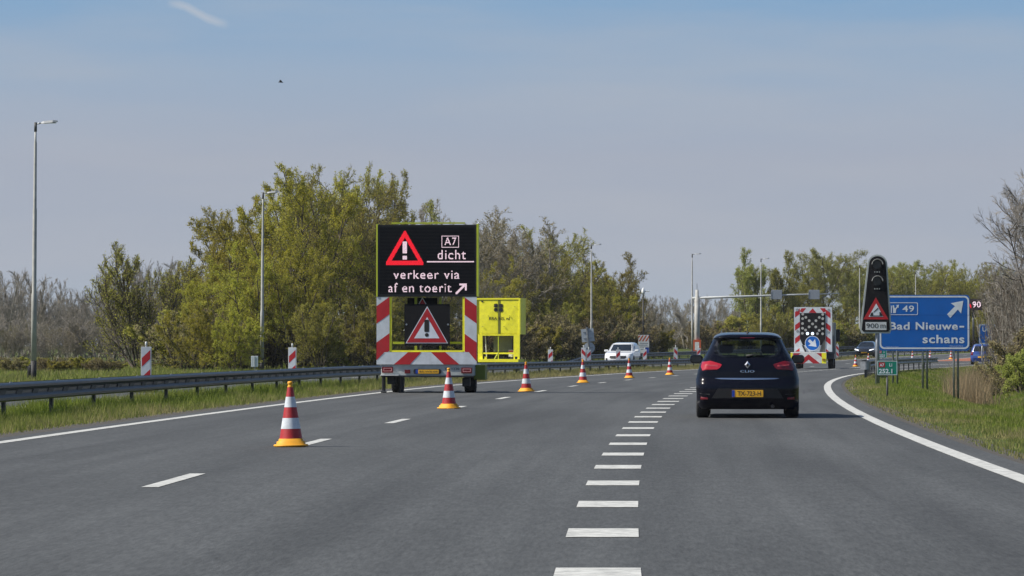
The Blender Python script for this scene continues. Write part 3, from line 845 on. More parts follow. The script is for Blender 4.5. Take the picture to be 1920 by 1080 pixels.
# ------------------------------------------------------------------ exit sign "Uit"
Y = 175.0; x = XP(1851, Y); zg = ground_z(x, Y); S = Y / FPX
g = thing('exit_sign', 'small blue Uit sign with white arrow half behind bare branches', 'road sign', (x, Y, zg), .05)
z0, z1 = ZP(645, Y) - zg, ZP(608, Y) - zg; hw = 15.5 * S
p = MB().prism(rrect(-hw, hw, z0, z1, .06), 0, .03).build('panel', M_BLUE, g)
MB().ring(rrect(-hw + .01, hw - .01, z0 + .01, z1 - .01, .06), rrect(-hw + .05, hw - .05, z0 + .05, z1 - .05, .04), -.004).build('border', M_SWHT, p)
mb = text_fit(MB(), 'Uit', -hw * .6, hw * .35, z0 + (z1 - z0) * .62, z0 + (z1 - z0) * .88, -.004, .03)
c = (0.05, z0 + (z1 - z0) * .33); k = .2
mb.poly([(c[0] - k, c[1] - k * .75), (c[0] + k * .3, c[1] + k * .45), (c[0] - k * .15, c[1] + k * .8), (c[0] + k, c[1] + k), (c[0] + k * .85, c[1] - k * .2), (c[0] + k * .5, c[1] + k * .2), (c[0] - k * .7, c[1] - k)], -.004)
mb.build('lettering', M_SWHT, p)
for sg in (-1, 1): MB().tube([(sg * hw * .6, .06, -.5), (sg * hw * .6, .06, z1 - .1)], .035, 8).build('post', M_STEEL, g, True)

# ------------------------------------------------------------------ LED speed sign 90
def led_dots(inside, x0, x1, z0, z1, pitch, size, y):
    mb = MB()
    nx = int((x1 - x0) / pitch); nzz = int((z1 - z0) / pitch)
    for i in range(nx + 1):
        for j in range(nzz + 1):
            a_, b_ = x0 + i * pitch, z0 + j * pitch
            if inside(a_, b_):
                s_ = size / 2
                mb.poly([(a_ - s_, b_ - s_), (a_ + s_, b_ - s_), (a_ + s_, b_ + s_), (a_ - s_, b_ + s_)], y)
    return mb
def text_inside(s, x0, x1, z0, z1, off):
    vs, fs = text2d(s, off, 1.12)
    V = np.array(vs); mn = V.min(0); mx = V.max(0)
    V = (V - mn) / (mx - mn) * np.array([x1 - x0, z1 - z0]) + np.array([x0, z0])
    T = []
    for f in fs:
        for i in range(1, len(f) - 1): T.append((V[f[0]], V[f[i]], V[f[i + 1]]))
    T = np.array(T); A, B, C = T[:, 0], T[:, 1], T[:, 2]
    def fn(px, pz):
        p = np.array([px, pz])
        def s_(u, v): return (v[:, 0] - u[:, 0]) * (p[1] - u[:, 1]) - (v[:, 1] - u[:, 1]) * (p[0] - u[:, 0])
        d1, d2, d3 = s_(A, B), s_(B, C), s_(C, A)
        return bool((((d1 >= 0) & (d2 >= 0) & (d3 >= 0)) | ((d1 <= 0) & (d2 <= 0) & (d3 <= 0))).any())
    return fn
Y = 300.0; x = XP(1826, Y); zg = ground_z(x, Y); S = Y / FPX
g = thing('speed_sign', 'small LED speed sign showing 90 above the exit sign', 'LED sign', (x, Y, zg))
zc = ZP(571, Y) - zg
MB().box(-.75, .75, 0, .2, zc - .5, zc + .5).build('housing', mat('brown_black_housing', (.05, .035, .035), .7), g, bevel=.02)
fn = text_inside('90', -.12, .6, zc - .27, zc + .27, .01)
led_dots(fn, -.12, .6, zc - .27, zc + .27, .05, .045, -.006).build('led_digits', M_LEDW, g)['kind'] = 'stuff'
led_dots(lambda a_, b_: abs(a_ + .38 + (b_ - zc) * .6) < .09, -.6, -.2, zc - .3, zc + .1, .05, .04, -.006).build('led_ring', M_LEDR, g)['kind'] = 'stuff'
MB().tube([(0, .3, -.3), (0, .3, zc)], .09, 10).build('post', M_DSTEEL, g, True)

# ------------------------------------------------------------------ sign backs, notice, give-way back, small box sign
Y = 238.0; x = XP(1108, Y); zg = ground_z(x, Y); S = Y / FPX
g = thing('traffic_sign', 'leaning square and round traffic signs seen from behind', 'road sign', (x, Y, zg)); g.rotation_euler = (0, R(-6), 0)
z = lambda py: ZP(py, Y) - zg
MB().tube([(0, -.05, -.2), (0, -.05, z(613))], .075, 8).build('post', M_STEEL, g)
mgb = mat('sign_back_grey', (.42, .47, .52), .5)
MB().prism(rrect(-11.5 * S, 12 * S, z(640.5), z(616), .03), 0, .03).build('square_panel', mgb, g)
mb = MB(); mb.prism([(.02 + 10.5 * S * math.cos(2 * math.pi * k / 24), z(652) + 10.5 * S * math.sin(2 * math.pi * k / 24)) for k in range(24)], .0, .03); mb.build('round_panel', mgb, g)
for zz in (622, 634, 652): MB().box(-.3, .3, -.03, -.002, z(zz) - .02, z(zz) + .02).build('clamp', M_STEEL, g)
Y = 275.0; x = XP(1207, Y); zg = ground_z(x, Y); S = Y / FPX
g = thing('notice_board', 'white notice board with orange striped top behind the rail', 'notice board', (x, Y, zg))
p = MB().prism(rect(-10 * S, 10 * S, z(663), z(628)), 0, .04).build('panel', M_WPAINT, g)
stripes(MB(), rect(-10 * S, 10 * S, z(640), z(629)), 1.6, .42, .5, .1, -.005).build('orange_stripes', mat('orange_stripe', (.50, .10, .03), .5), p)
mb = MB()
for py, x0_, x1_ in ((643.5, -8, 8), (647, -9, 7), (650.5, -7, 9), (655, -6, 3)): mb.poly(rect(x0_ * S, x1_ * S, z(py + .8), z(py - .6)), -.005)
mb.build('print_lines', mat('grey_print', (.25, .26, .30), .6), p)
MB().poly(rect(3 * S, 9.5 * S, z(662), z(652)), -.005).build('dark_logo', M_EUBLUE, p)
for sg in (-1, 1): MB().tube([(sg * 9 * S, .08, -.2), (sg * 9 * S, .08, z(626))], .04, 8).build('post', M_DSTEEL, g)
MB().box(10.2 * S, 12.5 * S, 0, .06, z(663), z(626)).build('side_plate', M_DSTEEL, g)
Y = 305.0; x = XP(1353, Y); zg = ground_z(x, Y); S = Y / FPX
g = thing('triangle_sign', 'grey back of a triangular sign just above the hatchback roof', 'road sign', (x, Y, zg))
MB().prism([(-7 * S, z(638)), (7 * S, z(638)), (0, z(619))], 0, .03).build('panel', mgb, g)
MB().tube([(0, -.05, -.2), (0, -.05, z(617))], .04, 8).build('post', M_STEEL, g)
Y = 178.0; x = XP(477.5, Y); zg = ground_z(x, Y); S = Y / FPX
g = thing('cabinet_sign', 'small pale box sign on a post left of the second lamp', 'sign', (x, Y, zg))
p = MB().box(-6.5 * S, 6.5 * S, 0, .08, z(688), z(667.5)).build('box', mat('pale_blue_grey', (.55, .60, .64), .5), g, bevel=.015)
MB().box(-.02, .02, -.02, -.002, z(688), z(668)).build('seam', M_LGREY, p)
MB().tube([(0, .05, -.2), (0, .05, z(686))], .035, 8).build('post', M_STEEL, g)

# ------------------------------------------------------------------ LED message trailer
Y = 88.0; S = Y / FPX; px0 = 800.0; x = XP(px0, Y); zg = 0.0
T = thing('message_trailer', 'LED message trailer with red and white striped rear and black warning sign', 'trailer', (x, Y, 0), -.06)
q = 3.0
def Z(zx, zy): return P(680 + zx / q, 400 + zy / q)
def RB(zx0, zx1, zy0, zy1):
    a_, b_ = Z(zx0, zy1), Z(zx1, zy0); return a_[0], b_[0], a_[1], b_[1]
x0, x1, z0, z1 = RB(77, 648, 64, 468)
scr = MB().box(x0 + .03, x1 - .03, 0, .28, z0, z1).build('led_screen', M_SCREEN, T)
MB().box(x0 - .01, x0 + .03, -.02, .30, z0, z1 + .02).build('screen_side_frame', M_FLUOD, T)
MB().box(x1 - .03, x1 + .02, -.02, .30, z0, z1 + .02).build('screen_side_frame', M_FLUOD, T)
a_ = RB(160, 575, 50, 58); MB().box(a_[0], a_[1], .05, .14, a_[2], a_[3]).build('top_bar', M_FLUOD, T)
MB().ring(rect(x0 + .03, x1 - .03, z0, z1), rect(x0 + .08, x1 - .08, z0 + .06, z1 - .05), -.006).build('screen_bezel', mat('bezel_black', (.006, .006, .007), .5), scr)
MB().tube([(x1 - .02, .1, z1), (x1 + .02, .1, z1 + .06), (x1 + .12, .1, z1 + .1)], .012, 6).build('antenna', M_STEEL, T)
pt = 3.5 * S / q; ds = pt * .76
fine = mat('screen_louvre', (.02, .02, .024), .6)
mb = MB()
for j in range(48):
    zz = z0 + .07 + j * (z1 - z0 - .14) / 47; mb.box(x0 + .085, x1 - .085, -.010, -.001, zz - .006, zz)
mb.build('louvres', fine, scr)
def trif(ax, ay, lx, rx, by):
    A, B, C = Z(lx, by), Z(rx, by), Z(ax, ay)
    def fn(p0, p1):
        def s_(u, v): return (v[0] - u[0]) * (p1 - u[1]) - (v[1] - u[1]) * (p0 - u[0])
        return s_(A, B) >= 0 and s_(B, C) >= 0 and s_(C, A) >= 0
    return fn
to = trif(237, 92, 122, 350, 290); ti = trif(237, 136, 162, 312, 267)
x0, x1, z0, z1 = RB(133, 341, 99, 289)
led_dots(lambda a_, b_: to(a_, b_) and not ti(a_, b_), x0, x1, z0, z1, pt, ds * 1.1, -.014).build('led_triangle', M_LEDR, scr)['kind'] = 'stuff'
x0, x1, z0, z1 = RB(226, 247, 158, 258)
led_dots(lambda a_, b_: not (Z(0, 240)[1] < b_ < Z(0, 224)[1]), x0, x1, z0, z1, pt, ds, -.014).build('led_exclamation', M_LEDW, scr)['kind'] = 'stuff'
for s_, zx0, zx1, zy0, zy1, of in (('A7', 460, 528, 135, 180, .004), ('dicht', 421, 581, 205, 260, .004), ('verkeer via', 172, 545, 318, 370, .004), ('af en toerit', 143, 500, 392, 445, .004)):
    x0, x1, z0, z1 = RB(zx0, zx1, zy0, zy1)
    led_dots(text_inside(s_, x0, x1, z0, z1, of), x0, x1, z0, z1, pt, ds, -.014).build('led_text', M_LEDW, scr)['kind'] = 'stuff'
x0, x1, z0, z1 = RB(446, 543, 126, 191)
led_dots(lambda a_, b_: not (x0 + pt * .7 < a_ < x1 - pt * .9 and z0 + pt * .7 < b_ < z1 - pt * .9), x0, x1, z0, z1, pt, ds, -.014).build('led_frame', M_LEDW, scr)['kind'] = 'stuff'
x0, x1, z0, z1 = RB(363, 627, 270, 274)
led_dots(lambda a_, b_: True, x0, x1, z0, z1, pt, ds, -.014).build('led_line', M_LEDW, scr)['kind'] = 'stuff'
x0, x1, z0, z1 = RB(525, 585, 394, 453)
def arrow_in(a_, b_):
    u, v = (a_ - x0) / (x1 - x0), (b_ - z0) / (z1 - z0)
    return (abs(u - v) < .13 and u < .95) or (v > .83 and u > .3) or (u > .83 and v > .3)
led_dots(arrow_in, x0, x1, z0, z1, pt, ds, -.014).build('led_arrow', M_LEDW, scr)['kind'] = 'stuff'
# striped rear frame
def panel(name, zr, slope, phase, period, duty, y0=.0, y1=.05):
    x0, x1, z0, z1 = RB(*zr)
    p = MB().box(x0, x1, y0, y1, z0, z1).build(name, M_WHITE, T)
    stripes(MB(), rect(x0, x1, z0, z1), slope, period, duty, phase, y0 - .004).build('red_stripes', M_RED, p)
    return p
PER = 205 * S / q
cz = Z(77, 620)[1]; cx = Z(77, 0)[0]
panel('side_panel', (77, 150, 470, 780), .72, cz - .72 * cx, PER, .48)
cx2 = Z(642, 0)[0]
panel('side_panel', (574, 642, 470, 780), -.72, cz + .72 * cx2, PER, .48)
x0, x1, z0, z1 = RB(77, 642, 781, 850); xm = Z(358, 0)[0]
p = MB().box(x0, x1, -.01, .06, z0, z1).build('bottom_panel', M_WHITE, T)
mb = MB()
for pl in (((175, 850), (265, 850), (330, 781), (255, 781)), ((457, 850), (545, 850), (465, 781), (385, 781)), ((77, 826), (77, 781), (122, 781)), ((642, 833), (598, 781), (642, 781))):
    mb.poly([Z(*c) for c in pl], -.015)
mb.build('red_stripes', M_RED, p)
fr = MB()
x0, x1, z0, z1 = RB(150, 162, 470, 778); fr.box(x0, x1, .01, .1, z0, z1)
x0, x1, z0, z1 = RB(562, 574, 470, 778); fr.box(x0, x1, .01, .1, z0, z1)
x0, x1, z0, z1 = RB(162, 562, 770, 780); fr.box(x0, x1, .01, .1, z0, z1)
fr.build('inner_frame', M_FLUO, T)
for zr, yy in (((162, 562, 722, 735), .35), ((286, 300, 470, 775), .3), ((425, 438, 470, 775), .3)):
    x0, x1, z0, z1 = RB(*zr); MB().box(x0, x1, yy, yy + .05, z0, z1).build('cross_bar', M_FLUOD, T)
x0, x1, z0, z1 = RB(316, 332, 740, 778); MB().tube([((x0 + x1) / 2, .2, z0 - .1), ((x0 + x1) / 2, .2, z1 + .8)], .035, 10).build('mast', M_STEEL, T, True)
# black plate with warning triangle
def warn(zr, tri, y, name):
    x0, x1, z0, z1 = RB(*zr)
    b = MB().prism(rrect(x0, x1, z0, z1, .02), y, y + .03).build(name, M_SCREEN, T)
    ax, ay, lx, rx, by = tri
    def tp(k): return [Z(lx + k * 1.73, by - k), Z(rx - k * 1.73, by - k), Z(ax, ay + k * 2.2)]
    MB().poly(tp(0), y - .004).build('white_edge', M_SWHT, b)
    MB().poly(tp(4), y - .007).build('red_ring', M_RED, b)
    MB().poly(tp(28), y - .010).build('white_field', M_SWHT, b)
    return b
b = warn((233, 490, 510, 745), (362, 522, 240, 480, 731), .05, 'warning_plate')
mb = MB(); e0, e1 = Z(346, 668), Z(373, 598)
mb.poly(rrect(e0[0], e1[0], e0[1], e1[1], .03), .036); c = Z(360, 684); mb.disc(c[0], c[1], .05, .036, 16); mb.build('exclamation', M_INK, b)
for zx in (245, 480): c = Z(zx, 625); MB().disc(c[0], c[1], .025, .045, 10).build('bolt', M_STEEL, b)
warn((243, 412, 474, 700), (328, 470, 220, 440, 660), .42, 'rear_warning_plate')
# chassis
x0, x1, z0, z1 = RB(102, 622, 850, 914)
body = MB().box(x0, x1, .03, 2.9, z0, z1).build('rear_beam', M_LGREY, T, bevel=.015)
x0, x1, z0, z1 = RB(104, 620, 914, 922); MB().box(x0, x1, .0, .3, z0, z1).build('bumper_edge', M_BLACK, T)
a0, a1 = Z(100, 912), Z(205, 902); MB().box(a0[0], a1[0], -.12, .03, a0[1], a0[1] + .02).build('step', M_WPAINT, T)
for zr in ((108, 170, 863, 897), (555, 616, 867, 900)):
    x0, x1, z0, z1 = RB(*zr); l = MB().prism(rrect(x0, x1, z0, z1, .02), -.01, .03).build('tail_light', M_TAIL, T)
    mb = MB(); mb.ring(rect(x0 + .04, x1 - .03, z0 + .04, z1 - .03), rect(x0 + .055, x1 - .045, z0 + .055, z1 - .045), -.014); mb.build('lens_rib', mat('pink_lens', (.6, .25, .25), .3), l)
x0, x1, z0, z1 = RB(236, 267, 880, 900); MB().box(x0, x1, 0, .03, z0, z1).build('fog_light', M_TAIL, T)
x0, x1, z0, z1 = RB(285, 442, 876, 904)
pl = MB().prism(rrect(x0, x1, z0, z1, .05), .0, .03).build('plate_holder', M_BLACK, T)
x0, x1, z0, z1 = RB(312, 428, 879, 901); MB().poly(rect(x0, x1, z0, z1), -.004).build('number_plate', M_PLATE, pl)
b0, b1, c0, c1 = RB(298, 312, 879, 901); MB().poly(rect(b0, b1, c0, c1), -.004).build('plate_band', M_EUBLUE, pl)
text_fit(MB(), '83-WS-05', x0 + .03, x1 - .03, z0 + .03, z1 - .03, -.008).build('plate_text', M_INK, pl)
x0, x1, z0, z1 = RB(460, 543, 868, 882); text_fit(MB(), 'TH 1220', x0, x1, z0, z1, .027).build('lettering', M_DSTEEL, body)
for zx0, zx1 in ((140, 205), (556, 620)):
    x0, x1, _, _ = RB(zx0, zx1, 0, 1)
    wl = MB().cylx(x0, x1, 1.25, .33, .33).build('wheel', M_RUBBER, T, True)
    MB().cylx(x0 - .012, x1 + .012, 1.25, .33, .19).build('rim', M_STEEL, wl, True)
    MB().box(x0 - .03, x1 + .02, .75, 1.75, .67, .70).build('mudguard', M_BLACK, T)
x0, x1, z0, z1 = RB(132, 178, 918, 962); MB().box(x0, x1, .25, .6, z0, z1).build('tool_box', M_BLACK, T, bevel=.02)
x0, x1, z0, z1 = RB(556, 600, 925, 975); MB().box(x0, x1, .25, .6, z0, z1).build('tool_box', M_BLACK, T, bevel=.02)
for zx in (115, 217):
    c = Z(zx, 0)[0]; lg = MB().tube([(c, .12, .05), (c, .12, z1 + .35)], .045, 10)
    o = lg.build('jack_leg', mat('jack_black', (.02, .02, .02), .6), T)
    mb = MB()
    for k in range(14): mb.lathe([(.055, .06 + k * .034), (.055, .06 + k * .034 + .018)], 10)
    r_ = mb.build('jack_thread', M_BLACK, o); r_.location = (c, .12, 0)
    MB().box(c - .07, c + .07, .05, .19, 0, .04).build('jack_foot', M_BLACK, o)
MB().box(-.9, -.8, .3, 4.2, .5, .62).box(.8, .9, .3, 4.2, .5, .62).build('chassis_rail', M_DSTEEL, T)
MB().tube([(0, 2.9, .5), (0, 4.9, .48)], .06, 8).build('drawbar', M_DSTEEL, T)
MB().box(x1 + .06, x1 + .36, .8, 1.6, .33, .72).build('side_locker', mat('dull_green_yellow', (.16, .20, .02), .6), T, bevel=.02)
MB().box(-1.1, 1.1, .7, 2.6, z1 + .42, z1 + .46).build('deck', M_DSTEEL, T)

# ------------------------------------------------------------------ yellow equipment cart behind the rail
Y = 160.0; S = Y / FPX; px0 = 934.0; x = XP(px0, Y); zg = ground_z(x, Y)
T = thing('equipment_cart', 'bright yellow traffic equipment cart with double doors and black lettering', 'cart', (x, Y, zg), -.2)
q = 6.35
def Z(zx, zy): return P(880 + zx / q, 545 + zy / q)
x0, x1, z0, z1 = RB(60, 612, 88, 520)
MB().box(x0, x1, .06, 1.3, z0, z1).build('box', M_FLUO, T)
mb = MB(); mb.box(x0, x1, 0, .06, z1 - .07, z1).box(x0, x0 + .08, 0, .06, z0, z1 - .07).box(x1 - .08, x1, 0, .06, z0, z1 - .07); mb.build('door_frame', M_FLUO, T)
def door(zr, nm):
    x0, x1, z0, z1 = RB(*zr); cx, cz = (x0 + x1) / 2, (z0 + z1) / 2
    d = MB()
    d.add([(x0, .03, z0), (x1, .03, z0), (x1, .03, z1), (x0, .03, z1), (cx, .012, cz)], [(0, 1, 4), (1, 2, 4), (2, 3, 4), (3, 0, 4)])
    o = d.build('door', M_FLUO, T)
    for u, v in ((.2, .2), (.5, .52), (.8, .8)):
        MB().lathe([(0, .02), (.02, .018), (.025, 0)], 8).build('rivet', M_DSTEEL, o).location = (x0 + (x1 - x0) * u, -.02, z0 + (z1 - z0) * v)
door((112, 338, 115, 508), 'l'); door((372, 590, 115, 508), 'r')
x0, x1, z0, z1 = RB(343, 368, 110, 515); MB().box(x0, x1, .02, .06, z0, z1).build('door_gap', mat('dull_olive', (.16, .17, .02), .7), T)
mb = MB()
for zr in ((292, 338, 155, 200), (352, 400, 157, 202), (292, 338, 207, 248), (352, 400, 207, 250)):
    x0, x1, z0, z1 = RB(*zr); mb.poly(rrect(x0, x1, z0, z1, .05), .008)
x0, x1, z0, z1 = RB(125, 172, 120, 140); mb.poly([(x0, z1), ((x0 + x1) / 2, z0), (x1, z1)], .008)
mb.build('emblem', M_INK, T)
mb = MB()
for s_, zr in (('KRA', (233, 328, 313, 350)), ('NS.', (352, 425, 313, 350)), ('nl', (443, 482, 313, 350))):
    x0, x1, z0, z1 = RB(*zr); text_fit(mb, s_, x0, x1, z0, z1, .008)
mb.build('lettering', M_INK, T)
x0, x1, z0, z1 = RB(95, 605, 520, 838)
w0 = RB(95, 150, 520, 838); MB().box(w0[0], w0[1], .0, .12, w0[2], w0[3]).build('upright', M_FLUO, T)
w0 = RB(530, 605, 520, 838); MB().box(w0[0], w0[1], .0, .12, w0[2], w0[3]).build('upright', M_FLUO, T)
w0 = RB(150, 530, 520, 536); MB().box(w0[0], w0[1], .0, .12, w0[2], w0[3]).build('lintel', M_FLUO, T)
w0 = RB(150, 530, 736, 755); MB().box(w0[0], w0[1], .02, .08, w0[2], w0[3]).build('crossbar', M_FLUO, T)
w0 = RB(110, 600, 815, 850); MB().box(w0[0], w0[1], -.25, 1.2, w0[2], w0[3]).build('platform', M_FLUO, T)
w0 = RB(338, 349, 536, 815); MB().box(w0[0], w0[1], .02, .07, w0[2], w0[3]).build('centre_bar', M_FLUOD, T)
c0, c1 = Z(170, 536), Z(187, 790); MB().tube([(c0[0], .3, c0[1]), (c1[0], .3, c1[1])], .025, 8).build('pole', M_WPAINT, T)
w0 = RB(240, 460, 540, 725); MB().box(w0[0], w0[1], .9, .95, w0[2], w0[3]).build('grey_cabinet', mat('cabinet_grey', (.13, .15, .15), .6), T)
w0 = RB(455, 512, 705, 790); MB().box(w0[0], w0[1], .3, .6, w0[2], w0[3]).build('white_box', M_WPAINT, T)
w0 = RB(458, 510, 712, 730); MB().box(w0[0], w0[1], .29, .5, w0[2], w0[3]).build('red_band', M_RED, T)
c0, c1 = Z(345, 740), Z(310, 815); MB().tube([(c0[0], -.02, c0[1]), (c1[0], -.2, c1[1])], .03, 8).build('strut', M_FLUOD, T)
for zx in (200, 490, 570): c0 = Z(zx, 815); MB().box(c0[0] - .05, c0[0] + .05, -.22, -.1, c0[1], c0[1] + .12).build('clamp', M_FLUO if zx < 400 else M_BLACK, T)
zb = Z(0, 850)[1]
for sg in (-1, 1):
    wl = MB().cylx(sg * .75 - .1, sg * .75 + .1, .6, .34, .34).build('wheel', M_RUBBER, T, True)
    MB().cylx(sg * .75 - .11, sg * .75 + .11, .6, .34, .2).build('rim', M_STEEL, wl, True)
MB().box(-.6, .6, .55, .65, .3, zb).build('axle', M_DSTEEL, T)

# ------------------------------------------------------------------ arrow truck
Y = 214.0; S = Y / FPX; px0 = 1524.0; x = XP(px0, Y); zg = gz(Y)
T = thing('arrow_truck', 'roadworks truck with lamp arrow board and blue keep right disc', 'truck', (x, Y, zg), -.118)
q = 8.31
def Z(zx, zy): return P(1480 + zx / q, 570 + zy / q)
x0, x1, z0, z1 = RB(75, 665, 48, 745)
bd = MB().box(x0, x1, 0, .08, z0, z1).build('arrow_board', M_WHITE, T)
per = 205 * S / q
xa, xb, _, _ = RB(90, 163, 0, 1); c0 = Z(90, 415)
stripes(MB(), rect(xa, xb, z0 + .02, z1 - .05), .75, per, .42, c0[1] - .75 * c0[0], -.005).build('red_stripes', M_RED, bd)
xa, xb, _, _ = RB(566, 640, 0, 1); c0 = Z(640, 430)
stripes(MB(), rect(xa, xb, z0 + .02, z1 - .05), -.75, per, .42, c0[1] + .75 * c0[0], -.005).build('red_stripes', M_RED, bd)
mb = MB()
for pl in (((300, 135), (425, 140), (365, 68)), ((163, 115), (205, 133), (262, 66), (190, 66)), ((530, 133), (566, 115), (560, 66), (478, 66))): mb.poly([Z(*c) for c in pl], -.005)
mb.build('red_stripes', M_RED, bd)
MB().prism([Z(165, 540), Z(210, 640), Z(500, 640), Z(560, 540), Z(560, 140), Z(165, 140)], -.04, 0).build('lamp_panel', M_SCREEN, bd)
MB().prism([Z(500, 640), Z(470, 745), Z(555, 745), Z(560, 540)], -.03, 0).build('dark_gusset', mat('grey_gusset', (.10, .10, .09), .7), bd)
for i, (zx, zy) in enumerate(((210, 157), (520, 162), (258, 208), (467, 210), (208, 228), (520, 228), (310, 260), (415, 260), (206, 305), (362, 310), (520, 307), (308, 357), (412, 358), (206, 378), (518, 384), (254, 406), (466, 412), (203, 457), (438, 462), (518, 464))):
    c = Z(zx, zy); MB().disc(c[0], c[1], 21 * S / q, -.05, 14).build('board_lamp', M_LAMP, bd)
for zx, zy in ((283, 460), (361, 461)):
    c = Z(zx, zy); MB().disc(c[0], c[1], 23 * S / q, -.05, 14).build('lit_board_lamp', M_LAMPON, bd)
for zx, zy in ((125, 92), (612, 95), (130, 425), (605, 438)):
    c = Z(zx, zy); MB().disc(c[0], c[1], 22 * S / q, -.012, 14).build('flash_lamp', mat('flash_lens', (.30, .32, .34), .2), bd)
c = Z(360, 612); rr_ = 116 * S / q
dk = MB().prism([(c[0] + rr_ * math.cos(2 * math.pi * k / 32), c[1] + rr_ * math.sin(2 * math.pi * k / 32)) for k in range(32)], -.10, -.06).build('keep_right_disc', M_SWHT, bd)
MB().disc(c[0], c[1], rr_ * .93, -.104, 32).build('blue_face', M_BLUE, dk)
MB().poly([Z(*p) for p in ((288, 578), (318, 548), (368, 592), (400, 545), (425, 668), (292, 650), (335, 622))], -.108).build('arrow', M_SWHT, dk)
MB().prism([Z(165, 560), Z(160, 745), Z(285, 745), Z(240, 590)], -.03, 0).build('white_gusset', M_WHITE, bd)
c0, c1 = Z(205, 640), Z(255, 742); MB().tube([(c0[0], -.06, c0[1]), (c1[0], -.06, c1[1])], .05, 8).build('prop', M_BLACK, bd)
x0, x1, z0, z1 = RB(28, 580, 752, 925)
ac = MB().box(x0, x1, -.9, -.02, z0, z1).build('crash_cushion', M_WPAINT, T, bevel=.02)
mb = MB()
stripes(mb, [Z(70, 925), Z(305, 925), Z(305, 765), Z(70, 765)], .80, 200 * S / q, .42, Z(245, 915)[1] - .80 * Z(245, 915)[0] - .0, -.905)
mb2 = [Z(305, 925), Z(510, 925), Z(510, 765), Z(305, 765)]
stripes(mb, mb2, -.80, 200 * S / q, .42, Z(365, 915)[1] + .80 * Z(365, 915)[0], -.905)
mb.build('red_stripes', M_RED, ac)
for zr in ((28, 62, 760, 925), (510, 580, 760, 925)):
    xa, xb, za, zb = RB(*zr); MB().poly(rect(xa, xb, za, zb), -.909).build('yellow_end', M_FLUO, ac)
xa, xb, za, zb = RB(518, 562, 850, 880); MB().box(xa, xb, -.94, -.912, za, zb).build('tail_light', mat('amber_brown', (.35, .18, .01), .3), ac)
x0, x1, z0, z1 = RB(75, 690, 130, 760)
MB().box(x0 + .05, x1 + .06, .6, 3.6, .95, 2.9).build('body', mat('truck_body_grey', (.13, .15, .165), .5), T, bevel=.03)
MB().box(x0, x1 + .02, .1, 6.4, .62, .95).build('chassis', M_DSTEEL, T)
MB().box(x0 + .1, x1 + .0, 4.2, 6.2, .95, 2.75).build('cab', M_WCAR, T, bevel=.08)
for sg in (-1, 1):
    MB().box(sg * 1.3 + .1 - .16, sg * 1.3 + .1 + .16, 5.9, 6.05, 1.7, 2.5).build('mirror', M_BLACK, T, bevel=.04)
    for yy in (1.1, 5.2):
        wl = MB().cylx(sg * 1.02 + .08 - .17, sg * 1.02 + .08 + .17, yy, .44, .44).build('wheel', M_RUBBER, T, True)
        MB().cylx(sg * 1.02 + .08 - .18, sg * 1.02 + .08 + .18, yy, .44, .26).build('rim', M_STEEL, wl, True)

